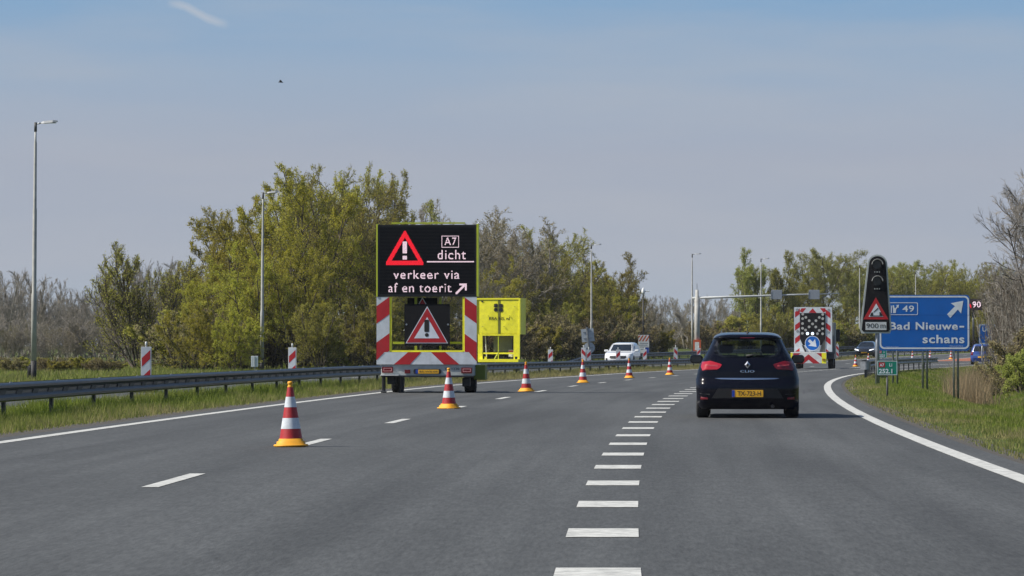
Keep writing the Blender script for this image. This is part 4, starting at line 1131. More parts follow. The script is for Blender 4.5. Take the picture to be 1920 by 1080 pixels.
# ------------------------------------------------------------------ cars
def interp(tab, z):
    if z <= tab[0][0]: return tab[0][1]
    for (a0, b0), (a1, b1) in zip(tab, tab[1:]):
        if z <= a1: return b0 + (b1 - b0) * (z - a0) / (a1 - a0)
    return tab[-1][1]
def pin(p, poly):
    c = False
    for i in range(len(poly)):
        (ax, az), (bx, bz) = poly[i], poly[i - 1]
        if (az > p[1]) != (bz > p[1]) and p[0] < (bx - ax) * (p[1] - az) / (bz - az) + ax: c = not c
    return c
class Car:
    """near end at y=0 facing -Y, body reaching +Y; wtab: half width by height, ytab: y of the near skin by height"""
    def __init__(s, root, wtab, ytab, L, rnd=.16, crown=.10, far=None):
        s.root, s.w, s.y, s.L, s.rnd, s.crown = root, wtab, ytab, L, rnd, crown
        s.far = far or [(0, L), (.5, L), (.9, L - .1), (1.0, L - 1.0), (1.45, L - 1.9)]
    def face(s, x, z):
        w_ = interp(s.w, z); r = min(s.rnd, w_ * .5)
        u = max(0.0, min(1.0, (abs(x) - (w_ - r)) / r))
        return interp(s.y, z) + s.crown * (x / .85) ** 2 + r * 1.3 * (1 - math.sqrt(max(0, 1 - u * u * .985)))
    def rows(s, zs, nx=36):
        R_ = []
        for z in zs:
            w_ = interp(s.w, z); row = []
            for i in range(nx + 1):
                u = -1 + 2 * i / nx; u = math.copysign(abs(u) ** .85, u)
                row.append((u * w_, z))
            R_.append(row)
        return R_
    def body(s, m, zs, holes=(), nx=40, sidehole=None):
        mb = MB(); R_ = s.rows(zs, nx)
        for row in R_: mb.v += [(x_, s.face(x_, z_), z_) for x_, z_ in row]
        N = nx + 1
        for j in range(len(zs) - 1):
            for i in range(nx):
                c = ((R_[j][i][0] + R_[j + 1][i + 1][0]) / 2, (zs[j] + zs[j + 1]) / 2)
                if any(pin(c, h) for h in holes): continue
                mb.f.append((j * N + i, j * N + i + 1, (j + 1) * N + i + 1, (j + 1) * N + i))
        # outline going forward: left side up, roof, right side down
        path = [(R_[j][0][0], zs[j]) for j in range(len(zs))] + [(x_, zs[-1]) for x_, _ in R_[-1][1:-1]] + [(R_[j][-1][0], zs[j]) for j in range(len(zs) - 1, -1, -1)]
        K = 14; o = len(mb.v); n = len(path)
        for k in range(K + 1):
            t = k / K
            for x_, z_ in path:
                ya = s.face(x_, z_); yb = interp(s.far, z_)
                pinch = 1 - .10 * max(0, (t - .75) / .25) ** 2 - (.0 if z_ < .9 else .05 * (2 * t - 1) ** 2 * 0)
                zr = z_ + (.03 * math.sin(math.pi * t) if z_ > 1.2 else 0)
                mb.v.append((x_ * pinch, ya + (yb - ya) * t, zr))
        for k in range(K):
            for i in range(n - 1):
                mb.f.append((o + k * n + i + 1, o + k * n + i, o + (k + 1) * n + i, o + (k + 1) * n + i + 1))
        # far end: simple closing skin with a window opening
        e_ = o + K * n; half = len(zs)
        for j in range(half - 1):
            z_ = (zs[j] + zs[j + 1]) / 2
            if holes and 1.0 < z_ < zs[-1] - .08: continue
            mb.f.append((e_ + j + 1, e_ + j, e_ + n - 1 - j, e_ + n - 2 - j))
        return mb.build('body', m, s.root, True)
    def patch(s, name, poly, m, off=.006, rows=10, cols=12, parent=None, smooth=True, label=None):
        zs_ = [p[1] for p in poly]; z0, z1 = min(zs_), max(zs_)
        mb = MB()
        for j in range(rows + 1):
            z_ = z0 + (z1 - z0) * (j / rows); zz = min(max(z_, z0 + 1e-5), z1 - 1e-5); xs = []
            for i in range(len(poly)):
                (ax, az), (bx, bz) = poly[i], poly[i - 1]
                if (az > zz) != (bz > zz): xs.append(ax + (bx - ax) * (zz - az) / (bz - az))
            xa, xb = min(xs), max(xs)
            for i in range(cols + 1):
                x_ = xa + (xb - xa) * i / cols; mb.v.append((x_, s.face(x_, z_) - off, z_))
        N = cols + 1
        for j in range(rows):
            for i in range(cols): mb.f.append((j * N + i, j * N + i + 1, (j + 1) * N + i + 1, (j + 1) * N + i))
        return mb.build(name, m, parent or s.root, smooth, label=label)
    def wheels(s, ys_, xin, xout, r):
        for yy in ys_:
            for sg in (-1, 1):
                a0, a1 = sorted((sg * xin, sg * xout))
                wl = MB().cylx(a0, a1, yy, r, r).build('wheel', M_RUBBER, s.root, True)
                MB().cylx(a0 - .006, a1 + .006, yy, r, r * .66).build('rim', M_STEEL, wl, True)
    def text(s, name, st, x0, x1, z0, z1, m, off, parent=None, bold=.01):
        mb = text_fit(MB(), st, x0, x1, z0, z1, 0, bold)
        mb.v = [(v[0], s.face(v[0], v[2]) - off, v[2]) for v in mb.v]
        return mb.build(name, m, parent or s.root)

# --- dark hatchback ahead
Y = 57.3; x = XP(1401.5, Y)
T = thing('hatchback', 'dark blue black hatchback driving ahead in the exit lane', 'car', (x, Y, 0), -.066)
WT = [(.15, .80), (.22, .845), (.32, .858), (.5, .865), (.65, .867), (.8, .835), (.9, .80), (.97, .765), (1.03, .725), (1.15, .66), (1.28, .60), (1.34, .575), (1.38, .53), (1.405, .46), (1.418, .36)]
YT = [(.15, .10), (.22, .05), (.3, .02), (.5, .0), (.58, .015), (.63, .06), (.68, .085), (.8, .09), (.9, .12), (1.0, .19), (1.06, .25), (1.3, .46), (1.335, .455), (1.345, .36), (1.38, .37), (1.405, .43), (1.418, .55)]
C = Car(T, WT, YT, 4.06, far=[(0, 4.0), (.5, 4.0), (.75, 3.9), (.95, 3.1), (1.02, 2.95), (1.42, 2.1)])
ZS = list(np.concatenate([np.arange(.15, .56, .045), np.arange(.56, 1.0, .03), np.arange(1.0, 1.33, .03), [1.335, 1.345, 1.36, 1.38, 1.395, 1.405, 1.413, 1.418]]))
WIN = [(-.40, 1.02), (.40, 1.02), (.52, 1.055), (.565, 1.13), (.56, 1.22), (.50, 1.315), (.3, 1.333), (-.3, 1.333), (-.50, 1.315), (-.56, 1.22), (-.565, 1.13), (-.52, 1.055)]
HOLE = [(p[0] * .93, 1.03 + (p[1] - 1.02) * .93) for p in WIN]
C.body(M_NAVY, ZS, [HOLE])
gl = C.patch('rear_window', WIN, M_GLASS, .008, 14, 20)
mb = MB()   # black ceramic border of the window
inner = [(p[0] * .90, 1.175 + (p[1] - 1.175) * .86) for p in WIN]
n = len(WIN)
mb.v = [(p[0], C.face(*p) - .010, p[1]) for p in WIN] + [(p[0], C.face(*p) - .010, p[1]) for p in inner]
mb.f = [(i, (i + 1) % n, n + (i + 1) % n, n + i) for i in range(n)]
mb.build('window_border', mat('gloss_black', (.006, .006, .007), .15, coat=.6), gl)
for sg, m_, lb in ((-1, M_TAILSUN, 'sunlit bright red left tail light'), (1, M_TAIL, 'dark red right tail light')):
    pl = [(sg * a_, b_) for a_, b_ in ((.785, .865), (.76, .80), (.52, .815), (.47, .84), (.425, .905), (.62, .965), (.765, .955))]
    tl = C.patch('tail_light', pl, m_, .012, 10, 12, label=lb)
    C.patch('light_bar', [(sg * a_, b_) for a_, b_ in ((.70, .875), (.50, .865), (.50, .895), (.70, .91))], mat('pale_red_lens', (.40, .05, .06), .15, coat=.5), .016, 3, 6, tl)
    C.patch('reflector', [(sg * a_, b_) for a_, b_ in ((.79, .315), (.665, .315), (.665, .35), (.79, .36))], M_TAIL, .008, 3, 6)
    C.patch('bumper_cut', [(sg * a_, b_) for a_, b_ in ((.80, .40), (.63, .395), (.63, .41), (.80, .415))], M_BLACK, .004, 2, 6)
C.patch('chrome_strip', [(-.565, .672), (-.45, .655), (0, .645), (.45, .655), (.555, .668), (.45, .676), (0, .668), (-.45, .676)], M_CHROME, .012, 6, 24)
C.patch('plate_recess', [(-.60, .335), (.60, .335), (.50, .50), (-.50, .50)], mat('bumper_black', (.01, .01, .012), .5), .004, 6, 12)
mb = MB().prism(rrect(-.262, .262, .357, .475, .012), C.face(0, .42) - .022, C.face(.26, .42) - .004)
pl = mb.build('number_plate', M_PLATE, T)
yy = C.face(0, .42) - .026
MB().poly(rect(-.262, -.215, .36, .472), yy).build('plate_band', M_EUBLUE, pl)
text_fit(MB(), 'TX-723-H', -.17, .225, .378, .455, yy - .001, .015).build('plate_text', M_INK, pl)
# diamond badge and model name
mb = MB(); zc = .897
for k, (a_, b_) in enumerate((((0, .064), (.05, 0)), ((.05, 0), (0, -.064)), ((0, -.064), (-.05, 0)), ((-.05, 0), (0, .064)))):
    f_ = .46
    P4 = [(a_[0], a_[1]), (b_[0], b_[1]), (b_[0] * f_, b_[1] * f_), (a_[0] * f_, a_[1] * f_)]
    yb = C.face(0, zc)
    vs = [(p[0], yb - (.016 if i < 2 else .03), zc + p[1]) for i, p in enumerate(P4)] + [(p[0], yb, zc + p[1]) for p in P4]
    mb.add(vs, [(0, 3, 2, 1), (0, 1, 5, 4), (2, 3, 7, 6)])
mb.build('badge', M_CHROME, T)
C.text('model_name', 'CLIO', -.12, .115, .77, .807, M_CHROME, .016, bold=.0)
# wiper, antenna, mirrors, wheels, underside, seats
mb = MB(); mb.tube([(-.02, C.face(-.02, 1.045) - .02, 1.045), (.12, C.face(.12, 1.06) - .03, 1.065), (.27, C.face(.27, 1.05) - .02, 1.05)], [.022, .011, .007], 8); mb.build('wiper', M_BLACK, T, True)
MB().tube([(0, .75, 1.43), (0, .85, 1.51)], [.012, .005], 6).lathe([(.03, 1.425), (.02, 1.45), (0, 1.455)], 8).build('antenna', M_BLACK, T)
C.patch('high_brake_light', [(-.12, 1.347), (.12, 1.347), (.12, 1.358), (-.12, 1.358)], M_TAIL, .006, 2, 6)
for sg in (-1, 1):
    prof_ = [(.0, .0), (.06, .055), (.075, .12), (.055, .145), (0, .15)]
    mb = MB()
    pts = rrect(-.095, .095, -.062, .062, .05, 5); n = len(pts)
    for yy, sc_ in ((0, .85), (.03, 1.0), (.10, .92), (.15, .55)):
        mb.v += [(p[0] * sc_, yy, p[1] * sc_) for p in pts]
    for k in range(3): mb.f += [(k * n + i, k * n + (i + 1) % n, (k + 1) * n + (i + 1) % n, (k + 1) * n + i) for i in range(n)]
    mb.f.append(tuple(range(3 * n, 4 * n))[::-1])
    o = mb.build('mirror', M_NAVY, T, True); o.location = (sg * .885, 2.25, .985); o.scale = (1.2, 1, 1.2)
    MB().prism([(p[0] * .8, p[1] * .78) for p in pts], .004, .01).build('mirror_glass', mat('mirror_dark', (.02,.022,.025), .1), o)
    MB().tube([(sg * -.08, .06, -.03), (sg * -.2, .08, -.05)], .03, 8).build('mirror_arm', M_BLACK, o)
    # dark arch lip and side glass strip
    MB().add([(sg * .72, .55, 1.03), (sg * .72, 2.4, 1.03), (sg * .60, 2.1, 1.30), (sg * .60, .75, 1.30)], [(0, 1, 2, 3)]).build('side_window', mat('side_glass', (.01, .012, .014), .05), T)
C.wheels((.62, 3.15), .645, .862, .305)
MB().box(-.62, .62, .14, 3.8, .19, .26).build('underbody', M_BLACK, T)
MB().tube([(.42, -.0, .20), (.42, .5, .2)], .03, 10).build('exhaust', M_BLACK, T)
MB().box(-.62, .62, .20, .26, .16, .24).build('diffuser', M_BLACK, T)
ms = mat('seat_cloth', (.02, .02, .022), .9)
for sg in (-1, 1):
    MB().prism(rrect(sg * .36 - .25, sg * .36 + .25, .45, 1.06, .1), 1.7, 1.86).prism(rrect(sg * .36 - .12, sg * .36 + .12, 1.09, 1.24, .05), 1.75, 1.83).build('seat', ms, T, bevel=.02)
    MB().prism(rrect(sg * .36 - .22, sg * .36 + .22, .45, .97, .08), .95, 1.1).prism(rrect(sg * .4 - .1, sg * .4 + .1, .97, 1.06, .03), .98, 1.06).build('rear_seat', ms, T, bevel=.02)
MB().box(-.65, .65, 2.3, 2.9, .55, .98).build('dashboard', ms, T)

# --- white oncoming SUV
Y = 219.0; x = XP(1158, Y)
T = thing('white_suv', 'white SUV driving towards the camera behind the guardrail', 'car', (x, Y, gz(Y)), -.19)
WT = [(.25, .80), (.4, .90), (.7, .925), (.95, .92), (1.05, .90), (1.12, .86), (1.3, .81), (1.5, .74), (1.58, .69), (1.63, .58), (1.64, .45)]
YT = [(.25, .12), (.4, .02), (.6, .0), (.8, .06), (.92, .16), (.98, .30), (1.03, .6), (1.07, 1.0), (1.1, 1.15), (1.3, 1.5), (1.55, 1.95), (1.6, 2.05), (1.63, 2.3), (1.64, 2.5)]
C = Car(T, WT, YT, 4.45, crown=.14, rnd=.25, far=[(0, 4.4), (.9, 4.4), (1.1, 4.3), (1.64, 3.8)])
ZS = list(np.concatenate([np.arange(.25, .9, .06), np.arange(.9, 1.12, .02), np.arange(1.14, 1.6, .05), [1.6, 1.62, 1.632, 1.64]]))
C.body(M_WCAR, ZS)
md = mat('windscreen_dark', (.012, .016, .02), .06, coat=.8)
C.patch('windscreen', [(-.78, 1.12), (.78, 1.12), (.74, 1.3), (.65, 1.54), (-.65, 1.54), (-.74, 1.3)], md, .01)
C.patch('grille', [(-.55, .70), (-.45, .62), (.45, .62), (.55, .70), (.52, .80), (.3, .79), (0, .76), (-.3, .79), (-.52, .80)], M_BLACK, .01)
C.patch('number_plate', [(-.28, .44), (.28, .44), (.28, .55), (-.28, .55)], mat('dull_plate', (.35, .22, .12), .5), .012)
C.patch('lower_grille', [(-.5, .32), (.5, .32), (.55, .40), (-.55, .40)], M_BLACK, .01)
for sg in (-1, 1):
    C.patch('headlight', [(sg * a_, b_) for a_, b_ in ((.86, .94), (.62, .86), (.62, .93), (.82, 1.02))], M_HEADL, .012)
    C.patch('fog_light', [(sg * a_, b_) for a_, b_ in ((.82, .42), (.68, .46), (.68, .66), (.80, .68))], M_BLACK, .012)
    o = MB().box(-.13, .13, 0, .12, -.07, .07).build('mirror', M_WCAR, T, bevel=.04); o.location = (sg * 1.0, 1.55, 1.13)
    MB().add([(sg * .885, 1.6, 1.1), (sg * .885, 3.9, 1.1), (sg * .785, 3.6, 1.46), (sg * .785, 2.2, 1.46)], [(0, 1, 2, 3)]).build('side_window', md, T)
    for yy in (.85, 3.5):
        MB().cylx(min(sg * .90, sg * .932), max(sg * .90, sg * .932), yy, .40, .43).build('wheel_arch', M_BLACK, T, True)
C.wheels((.85, 3.5), .72, .945, .36)
MB().box(-.7, .7, .2, 4.2, .22, .3).build('underbody', M_BLACK, T)

# --- dark oncoming car far away
Y = 318.0; x = XP(1619.5, Y)
T = thing('dark_car', 'dark oncoming car with lit headlights beyond the rail', 'car', (x, Y, gz(Y) + .05), -.25)
WT = [(.2, .8), (.4, .9), (.7, .92), (.9, .88), (1.0, .80), (1.2, .70), (1.4, .58), (1.46, .4)]
YT = [(.2, .1), (.5, 0), (.75, .08), (.85, .3), (.93, 1.0), (.98, 1.2), (1.4, 1.9), (1.46, 2.3)]
C = Car(T, WT, YT, 4.5, far=[(0, 4.5), (.9, 4.4), (1.46, 3.6)])
C.body(M_BCAR, list(np.concatenate([np.arange(.2, .8, .08), np.arange(.8, 1.0, .025), np.arange(1.02, 1.44, .06), [1.44, 1.46]])), nx=24)
C.patch('windscreen', [(-.7, 1.0), (.7, 1.0), (.55, 1.38), (-.55, 1.38)], md, .01)
C.patch('number_plate', [(-.27, .38), (.27, .38), (.27, .49), (-.27, .49)], M_PLATE, .012)
for sg in (-1, 1):
    C.patch('headlight', [(sg * a_, b_) for a_, b_ in ((.88, .70), (.5, .62), (.5, .69), (.86, .78))], M_HEADON, .012)
    o = MB().box(-.11, .11, 0, .1, -.06, .06).build('mirror', M_BCAR, T, bevel=.03); o.location = (sg * .98, 1.5, 1.0)
C.wheels((.9, 3.6), .7, .92, .33)

# --- blue vehicle on the exit road
Y = 252.0; x = XP(1840, Y)
T = thing('blue_car', 'small blue car seen from behind beyond the tan reeds', 'car', (x, Y, gz(Y)), -.2)
WT = [(.2, .7), (.4, .8), (.8, .82), (.95, .78), (1.2, .7), (1.45, .6), (1.5, .45)]
YT = [(.2, .1), (.5, 0), (.8, .05), (.95, .1), (1.45, .35), (1.5, .6)]
C = Car(T, WT, YT, 3.7)
C.body(M_UCAR, list(np.arange(.2, 1.45, .06)) + [1.45, 1.48, 1.5], nx=24)
C.patch('rear_window', [(-.6, .98), (.6, .98), (.52, 1.36), (-.52, 1.36)], md, .01)
C.patch('number_plate', [(-.26, .5), (.26, .5), (.26, .61), (-.26, .61)], M_PLATE, .012)
C.patch('chrome_strip', [(-.6, .68), (.6, .68), (.6, .72), (-.6, .72)], M_CHROME, .012)
for sg in (-1, 1): C.patch('tail_light', [(sg * a_, b_) for a_, b_ in ((.8, .7), (.62, .7), (.62, .95), (.76, .95))], M_TAIL, .012)
C.wheels((.6, 2.9), .6, .82, .3)

# ------------------------------------------------------------------ trees
def grow(seed, H, spread, stems, lean, cn, ratio, ang, trop, lev_max=3, low=.25, jit=.18):
    rnd = random.Random(seed)
    segs = [[] for _ in range(lev_max + 1)]
    U = Vector((0, 0, 1))
    NS = (5, 4, 3, 2)
    def rv(): return Vector((rnd.gauss(0, 1), rnd.gauss(0, 1), rnd.gauss(0, 1)))
    def br(p, d, L, r, lev):
        n = NS[min(lev, 3)]; pts = [p.copy()]; dirs = []
        for i in range(n):
            d = (d + rv() * jit + U * trop[lev]).normalized()
            p = p + d * (L / n); pts.append(p); dirs.append(d)
        for i in range(n):
            segs[lev].append((pts[i], pts[i + 1], r * (1 - .8 * i / n), r * (1 - .8 * (i + 1) / n)))
        if lev < lev_max:
            N = cn[lev]
            for k in range(N):
                f = low + (1 - low) * (k + rnd.random()) / N if lev == 0 else .15 + .85 * (k + rnd.random()) / N
                f = min(.999, f); i = int(f * n); t = f * n - i
                q_ = pts[i].lerp(pts[i + 1], t); dd = dirs[i]
                side = rv(); side = (side - dd * side.dot(dd)).normalized()
                a_ = R(ang[lev] * rnd.uniform(.6, 1.3))
                nd = dd * math.cos(a_) + side * math.sin(a_)
                br(q_, nd, L * ratio[lev] * rnd.uniform(.65, 1.2) * (1.15 - .65 * f), r * .5 * (1 - .5 * f), lev + 1)
    for s_ in range(stems):
        az = 2 * math.pi * (s_ + rnd.random() * .7) / stems
        tl = R(lean * rnd.uniform(.35, 1.2))
        d = Vector((math.cos(az) * math.sin(tl), math.sin(az) * math.sin(tl), math.cos(tl)))
        br(Vector((math.cos(az) * .25, math.sin(az) * .25, -.3)), d, H * rnd.uniform(.75, 1.0), H * .0095 * rnd.uniform(.7, 1.2), 0)
    top = max(s_[1].z for l in segs for s_ in l)
    rad = sorted(math.hypot(s_[1].x, s_[1].y) for s_ in segs[-1]); rad = rad[int(len(rad) * .96)]
    kz = H / top; kr = spread / rad
    M = Vector((kr, kr, kz))
    return [[(Vector((a_.x * kr, a_.y * kr, a_.z * kz)), Vector((b_.x * kr, b_.y * kr, b_.z * kz)), r0, r1) for a_, b_, r0, r1 in l] for l in segs]
def seg_mesh(name, lists, sides, minr):
    A = []; B = []; ra = []; rb = []; out_v = []; out_f = []; base = 0
    for l, n, mrad in zip(lists, sides, minr):
        if not l: continue
        a_ = np.array([tuple(s_[0]) for s_ in l]); b_ = np.array([tuple(s_[1]) for s_ in l])
        r0 = np.maximum(np.array([s_[2] for s_ in l]), mrad)[:, None]; r1 = np.maximum(np.array([s_[3] for s_ in l]), mrad * .7)[:, None]
        d = b_ - a_; d /= np.linalg.norm(d, axis=1)[:, None] + 1e-9
        ref = np.where(np.abs(d[:, 2:3]) > .9, np.array([[1., 0, 0]]), np.array([[0, 0, 1.]]))
        u = np.cross(d, ref); u /= np.linalg.norm(u, axis=1)[:, None]; v = np.cross(d, u)
        N = len(l)
        V = np.zeros((N, 2 * n, 3))
        for k in range(n):
            t = 2 * math.pi * k / n
            off = u * math.cos(t) + v * math.sin(t)
            V[:, k] = a_ + off * r0; V[:, n + k] = b_ + off * r1
        F = np.array([[k, (k + 1) % n, n + (k + 1) % n, n + k] for k in range(n)])
        out_v.append(V.reshape(-1, 3)); out_f.append((F[None] + (np.arange(N) * 2 * n)[:, None, None] + base).reshape(-1, 4)); base += N * 2 * n
    return np_mesh(name, np.concatenate(out_v), np.concatenate(out_f), 4)
def leaf_mesh(name, segs, per, size, jitter, seed, drop=0.0):
    g_ = np.random.default_rng(seed)
    a_ = np.array([tuple(s_[0]) for s_ in segs]); b_ = np.array([tuple(s_[1]) for s_ in segs])
    if drop:                                     # whole twigs stay bare so that gaps open up
        keep = g_.random(len(a_)) > drop; a_, b_ = a_[keep], b_[keep]
    a_ = np.repeat(a_, per, 0); b_ = np.repeat(b_, per, 0)
    N = len(a_)
    p = a_ + (b_ - a_) * g_.random((N, 1)) + g_.normal(0, jitter, (N, 3))
    d = (b_ - a_); d /= np.linalg.norm(d, axis=1)[:, None] + 1e-9
    u = d + g_.normal(0, .7, (N, 3)); u /= np.linalg.norm(u, axis=1)[:, None]
    v = np.cross(u, g_.normal(0, 1, (N, 3))); v /= np.linalg.norm(v, axis=1)[:, None]
    s_ = size * g_.uniform(.55, 1.35, (N, 1))
    V = np.stack([p - u * s_, p + v * s_ * .45, p + u * s_, p - v * s_ * .45], 1).reshape(-1, 3)
    F = np.arange(N * 4).reshape(-1, 4)
    return np_mesh(name, V, F, 4)

class TreeKind:
    def __init__(s, seed, H, spread, stems, lean, cn, ratio, ang, trop, leaf, per, lsize, bark, jitter=.12, twig=.010, drop=.0, low=.25, jit=.18, lev=3):
        segs = grow(seed, H, spread, stems, lean, cn, ratio, ang, trop, lev, low, jit)
        s.H = H
        if leaf:
            s.trunk = seg_mesh('trunk', segs, (7, 4, 3, 3), (.05, .025, .012, twig)); s.trunk.materials.append(bark)
            s.crown = leaf_mesh('crown', segs[-1] + segs[-2], per, lsize, jitter, seed, drop); s.crown.materials.append(leaf)
        else:
            s.trunk = seg_mesh('trunk', segs[:2], (7, 5), (.05, .025)); s.trunk.materials.append(bark)
            s.crown = seg_mesh('crown', segs[2:], (3, 3), (.014, twig)); s.crown.materials.append(M_TWIG)
TK = {}
# leafing out in spring: many upright stems, small leaves
TR4 = (.10, .05, .05, .07)
TK['y1'] = TreeKind(11, 13, 5.2, 5, 20, (11, 9, 6), (.46, .48, .6), (54, 46, 42), TR4, L_YEL, 7, .062, M_BARK, .07, .012, drop=.06)
TK['y2'] = TreeKind(12, 12, 5.0, 6, 20, (10, 9, 6), (.46, .48, .6), (54, 46, 42), TR4, L_YEL, 6, .062, M_BARK, .07, .012, drop=.12)
TK['y3'] = TreeKind(13, 8, 4.4, 7, 30, (9, 8, 6), (.46, .48, .6), (52, 46, 42), TR4, L_YEL, 7, .055, M_BARK, .06, .012, drop=.06, low=.08)
TK['o1'] = TreeKind(21, 13, 5.0, 5, 18, (11, 9, 6), (.46, .48, .6), (52, 46, 42), TR4, L_OLI, 6, .058, M_BARK, .07, .012, drop=.15)
TK['o2'] = TreeKind(22, 12, 5.2, 5, 22, (11, 9, 6), (.46, .48, .6), (54, 46, 42), TR4, L_OLI, 5, .058, M_BARK, .07, .012, drop=.22)
TK['o3'] = TreeKind(23, 7, 4.2, 7, 30, (9, 8, 6), (.46, .48, .6), (52, 46, 42), TR4, L_OLI, 6, .052, M_BARK, .06, .012, drop=.12, low=.08)
TK['g1'] = TreeKind(35, 13, 5.6, 5, 24, (10, 9, 6), (.46, .48, .55), (52, 46, 42), (.08, .05, .05, .04), L_GRN, 6, .07, M_BARK, .10, .013, drop=.2)
TK['g2'] = TreeKind(32, 12, 5.0, 4, 18, (12, 9, 6), (.46, .48, .55), (52, 46, 42), (.08, .05, .05, .04), L_GRN, 7, .07, M_BARK, .10, .013, drop=.1)
TK['b1'] = TreeKind(41, 12, 4.8, 4, 16, (13, 10, 7), (.48, .48, .6), (42, 38, 36), (.12, .10, .10, .08), L_BUD, 3, .06, M_BARKL, .06, .013, drop=.3)
TK['b2'] = TreeKind(42, 12, 5.0, 5, 20, (12, 10, 7), (.48, .48, .6), (42, 38, 36), (.10, .10, .10, .08), L_BUD, 2, .06, M_BARKL, .06, .013, drop=.4)
# bare
TK['n1'] = TreeKind(51, 11, 3.6, 3, 10, (14, 10, 6), (.42, .48, .55), (34, 34, 34), (.12, .16, .14, .1), None, 0, 0, M_BARKL, twig=.013)
TK['n2'] = TreeKind(52, 9, 3.6, 5, 15, (12, 10, 6), (.42, .48, .55), (36, 36, 34), (.10, .16, .14, .1), None, 0, 0, M_BARKL, twig=.013)
M_TWIGB = mat('twig_brown', (.125, .10, .072), .9, var=.4, scale=1)
TK['n3'] = TreeKind(53, 9, 3.0, 6, 9, (9, 8, 5), (.34, .46, .5), (38, 36, 34), (.14, .10, .1, .1), None, 0, 0, M_BARKL, twig=.007, low=.2)
TK['n3'].crown.materials[0] = M_TWIGB
TK['w1'] = TreeKind(64, 8, 4.2, 7, 30, (11, 9, 6), (.46, .5, .5), (36, 36, 34), (.04, .12, .12, .1), L_OLI, 2, .06, M_BARK, .08, .014, drop=.3, low=.15)
TK['t1'] = TreeKind(73, 12, 5.6, 3, 7, (22, 13, 9), (.48, .46, .5), (52, 40, 36), (.10, .07, .06, .06), None, 0, 0, M_BARK, twig=.011, low=.12)
TK['s1'] = TreeKind(81, 4, 2.6, 9, 30, (8, 7, 5), (.5, .5, .5), (40, 38, 36), (.06, .12, .1, .06), L_BUD, 2, .08, M_BARK, .08, .009, drop=.4, low=.08)
TK['s2'] = TreeKind(82, 3.5, 2.4, 9, 34, (8, 7, 5), (.5, .5, .5), (40, 38, 36), (.06, .12, .1, .06), L_OLI, 5, .09, M_BARK, .08, .009, drop=.2, low=.08)
TK['s3'] = TreeKind(83, 3.0, 2.0, 8, 30, (8, 7, 5), (.5, .5, .5), (40, 38, 36), (.06, .12, .1, .06), L_GRN, 5, .06, M_BARK, .07, .009, drop=.2, low=.08)
NAMES = {'y': 'spring_tree', 'o': 'olive_tree', 'g': 'green_tree', 'b': 'budding_tree', 'n': 'bare_tree', 'w': 'willow_tree', 't': 'bare_tree', 's': 'shrub'}
NAMES['o'] = 'leafy_tree'
rt = random.Random(5)
def plant(kind, px, Y, H, label, group=None, wid=1.0, cat=None):
    k = TK[kind]; x_ = XP(px, Y)
    t = thing(NAMES[kind[0]], label, cat or ('shrub' if kind[0] == 's' else 'tree'), (x_, Y, ground_z(x_, Y)), rt.uniform(0, 6.28), group)
    s_ = H / k.H
    t.scale = (s_ * wid, s_ * wid, s_)
    link_mesh('trunk', k.trunk, None, t); link_mesh('crown', k.crown, None, t)
    return t
def topH(py, Y): return ZP(py, Y) - gz(Y)

# yellow-green stand at the left of the message trailer
YG = 'yellow green spring trees left of the message trailer'
for kd, px, Y, py, wd, lab in (
    ('y2', 395, 205, 480, .9, 'low yellow green tree at the left end of the spring stand'),
    ('y1', 440, 215, 388, .95, 'tall yellow green tree just left of the second lamp'),
    ('y1', 560, 208, 308, .95, 'tallest yellow green tree right of the second lamp'),
    ('o1', 640, 222, 322, 1.0, 'tall olive tree between the second lamp and the trailer'),
    ('o1', 705, 235, 305, .8, 'tall thin crowned tree beside the top of the message screen'),
    ('y3', 375, 190, 560, 1.0, 'bright yellow bushy tree low at the left end of the stand'),
    ('y3', 440, 188, 575, .9, 'bright yellow bush directly left of the second lamp'),
    ('o3', 600, 196, 560, 1.0, 'olive bush behind the second red and white board'),
    ('o3', 690, 205, 540, 1.0, 'olive bush close behind the left edge of the trailer'),
    ('o2', 520, 226, 380, 1.1, 'olive tree behind the second lamp'),
    ('y2', 500, 240, 345, 1.0, 'yellow green tree rising behind the second lamp head'), ('y1', 605, 246, 312, .9, 'yellow green tree top between the two tallest crowns'),
    ('o1', 668, 250, 330, 1.0, 'olive crown left of the top of the message screen'), ('y2', 470, 200, 450, .9, 'rounded yellow green tree left of the second lamp'),
    ('y2', 545, 200, 430, .8, 'yellow green tree behind the second red and white board')):
    plant(kd, px, Y, topH(py, Y), lab, YG, wd)
WD = 'trees of the roadside wood behind the trailer and white car'
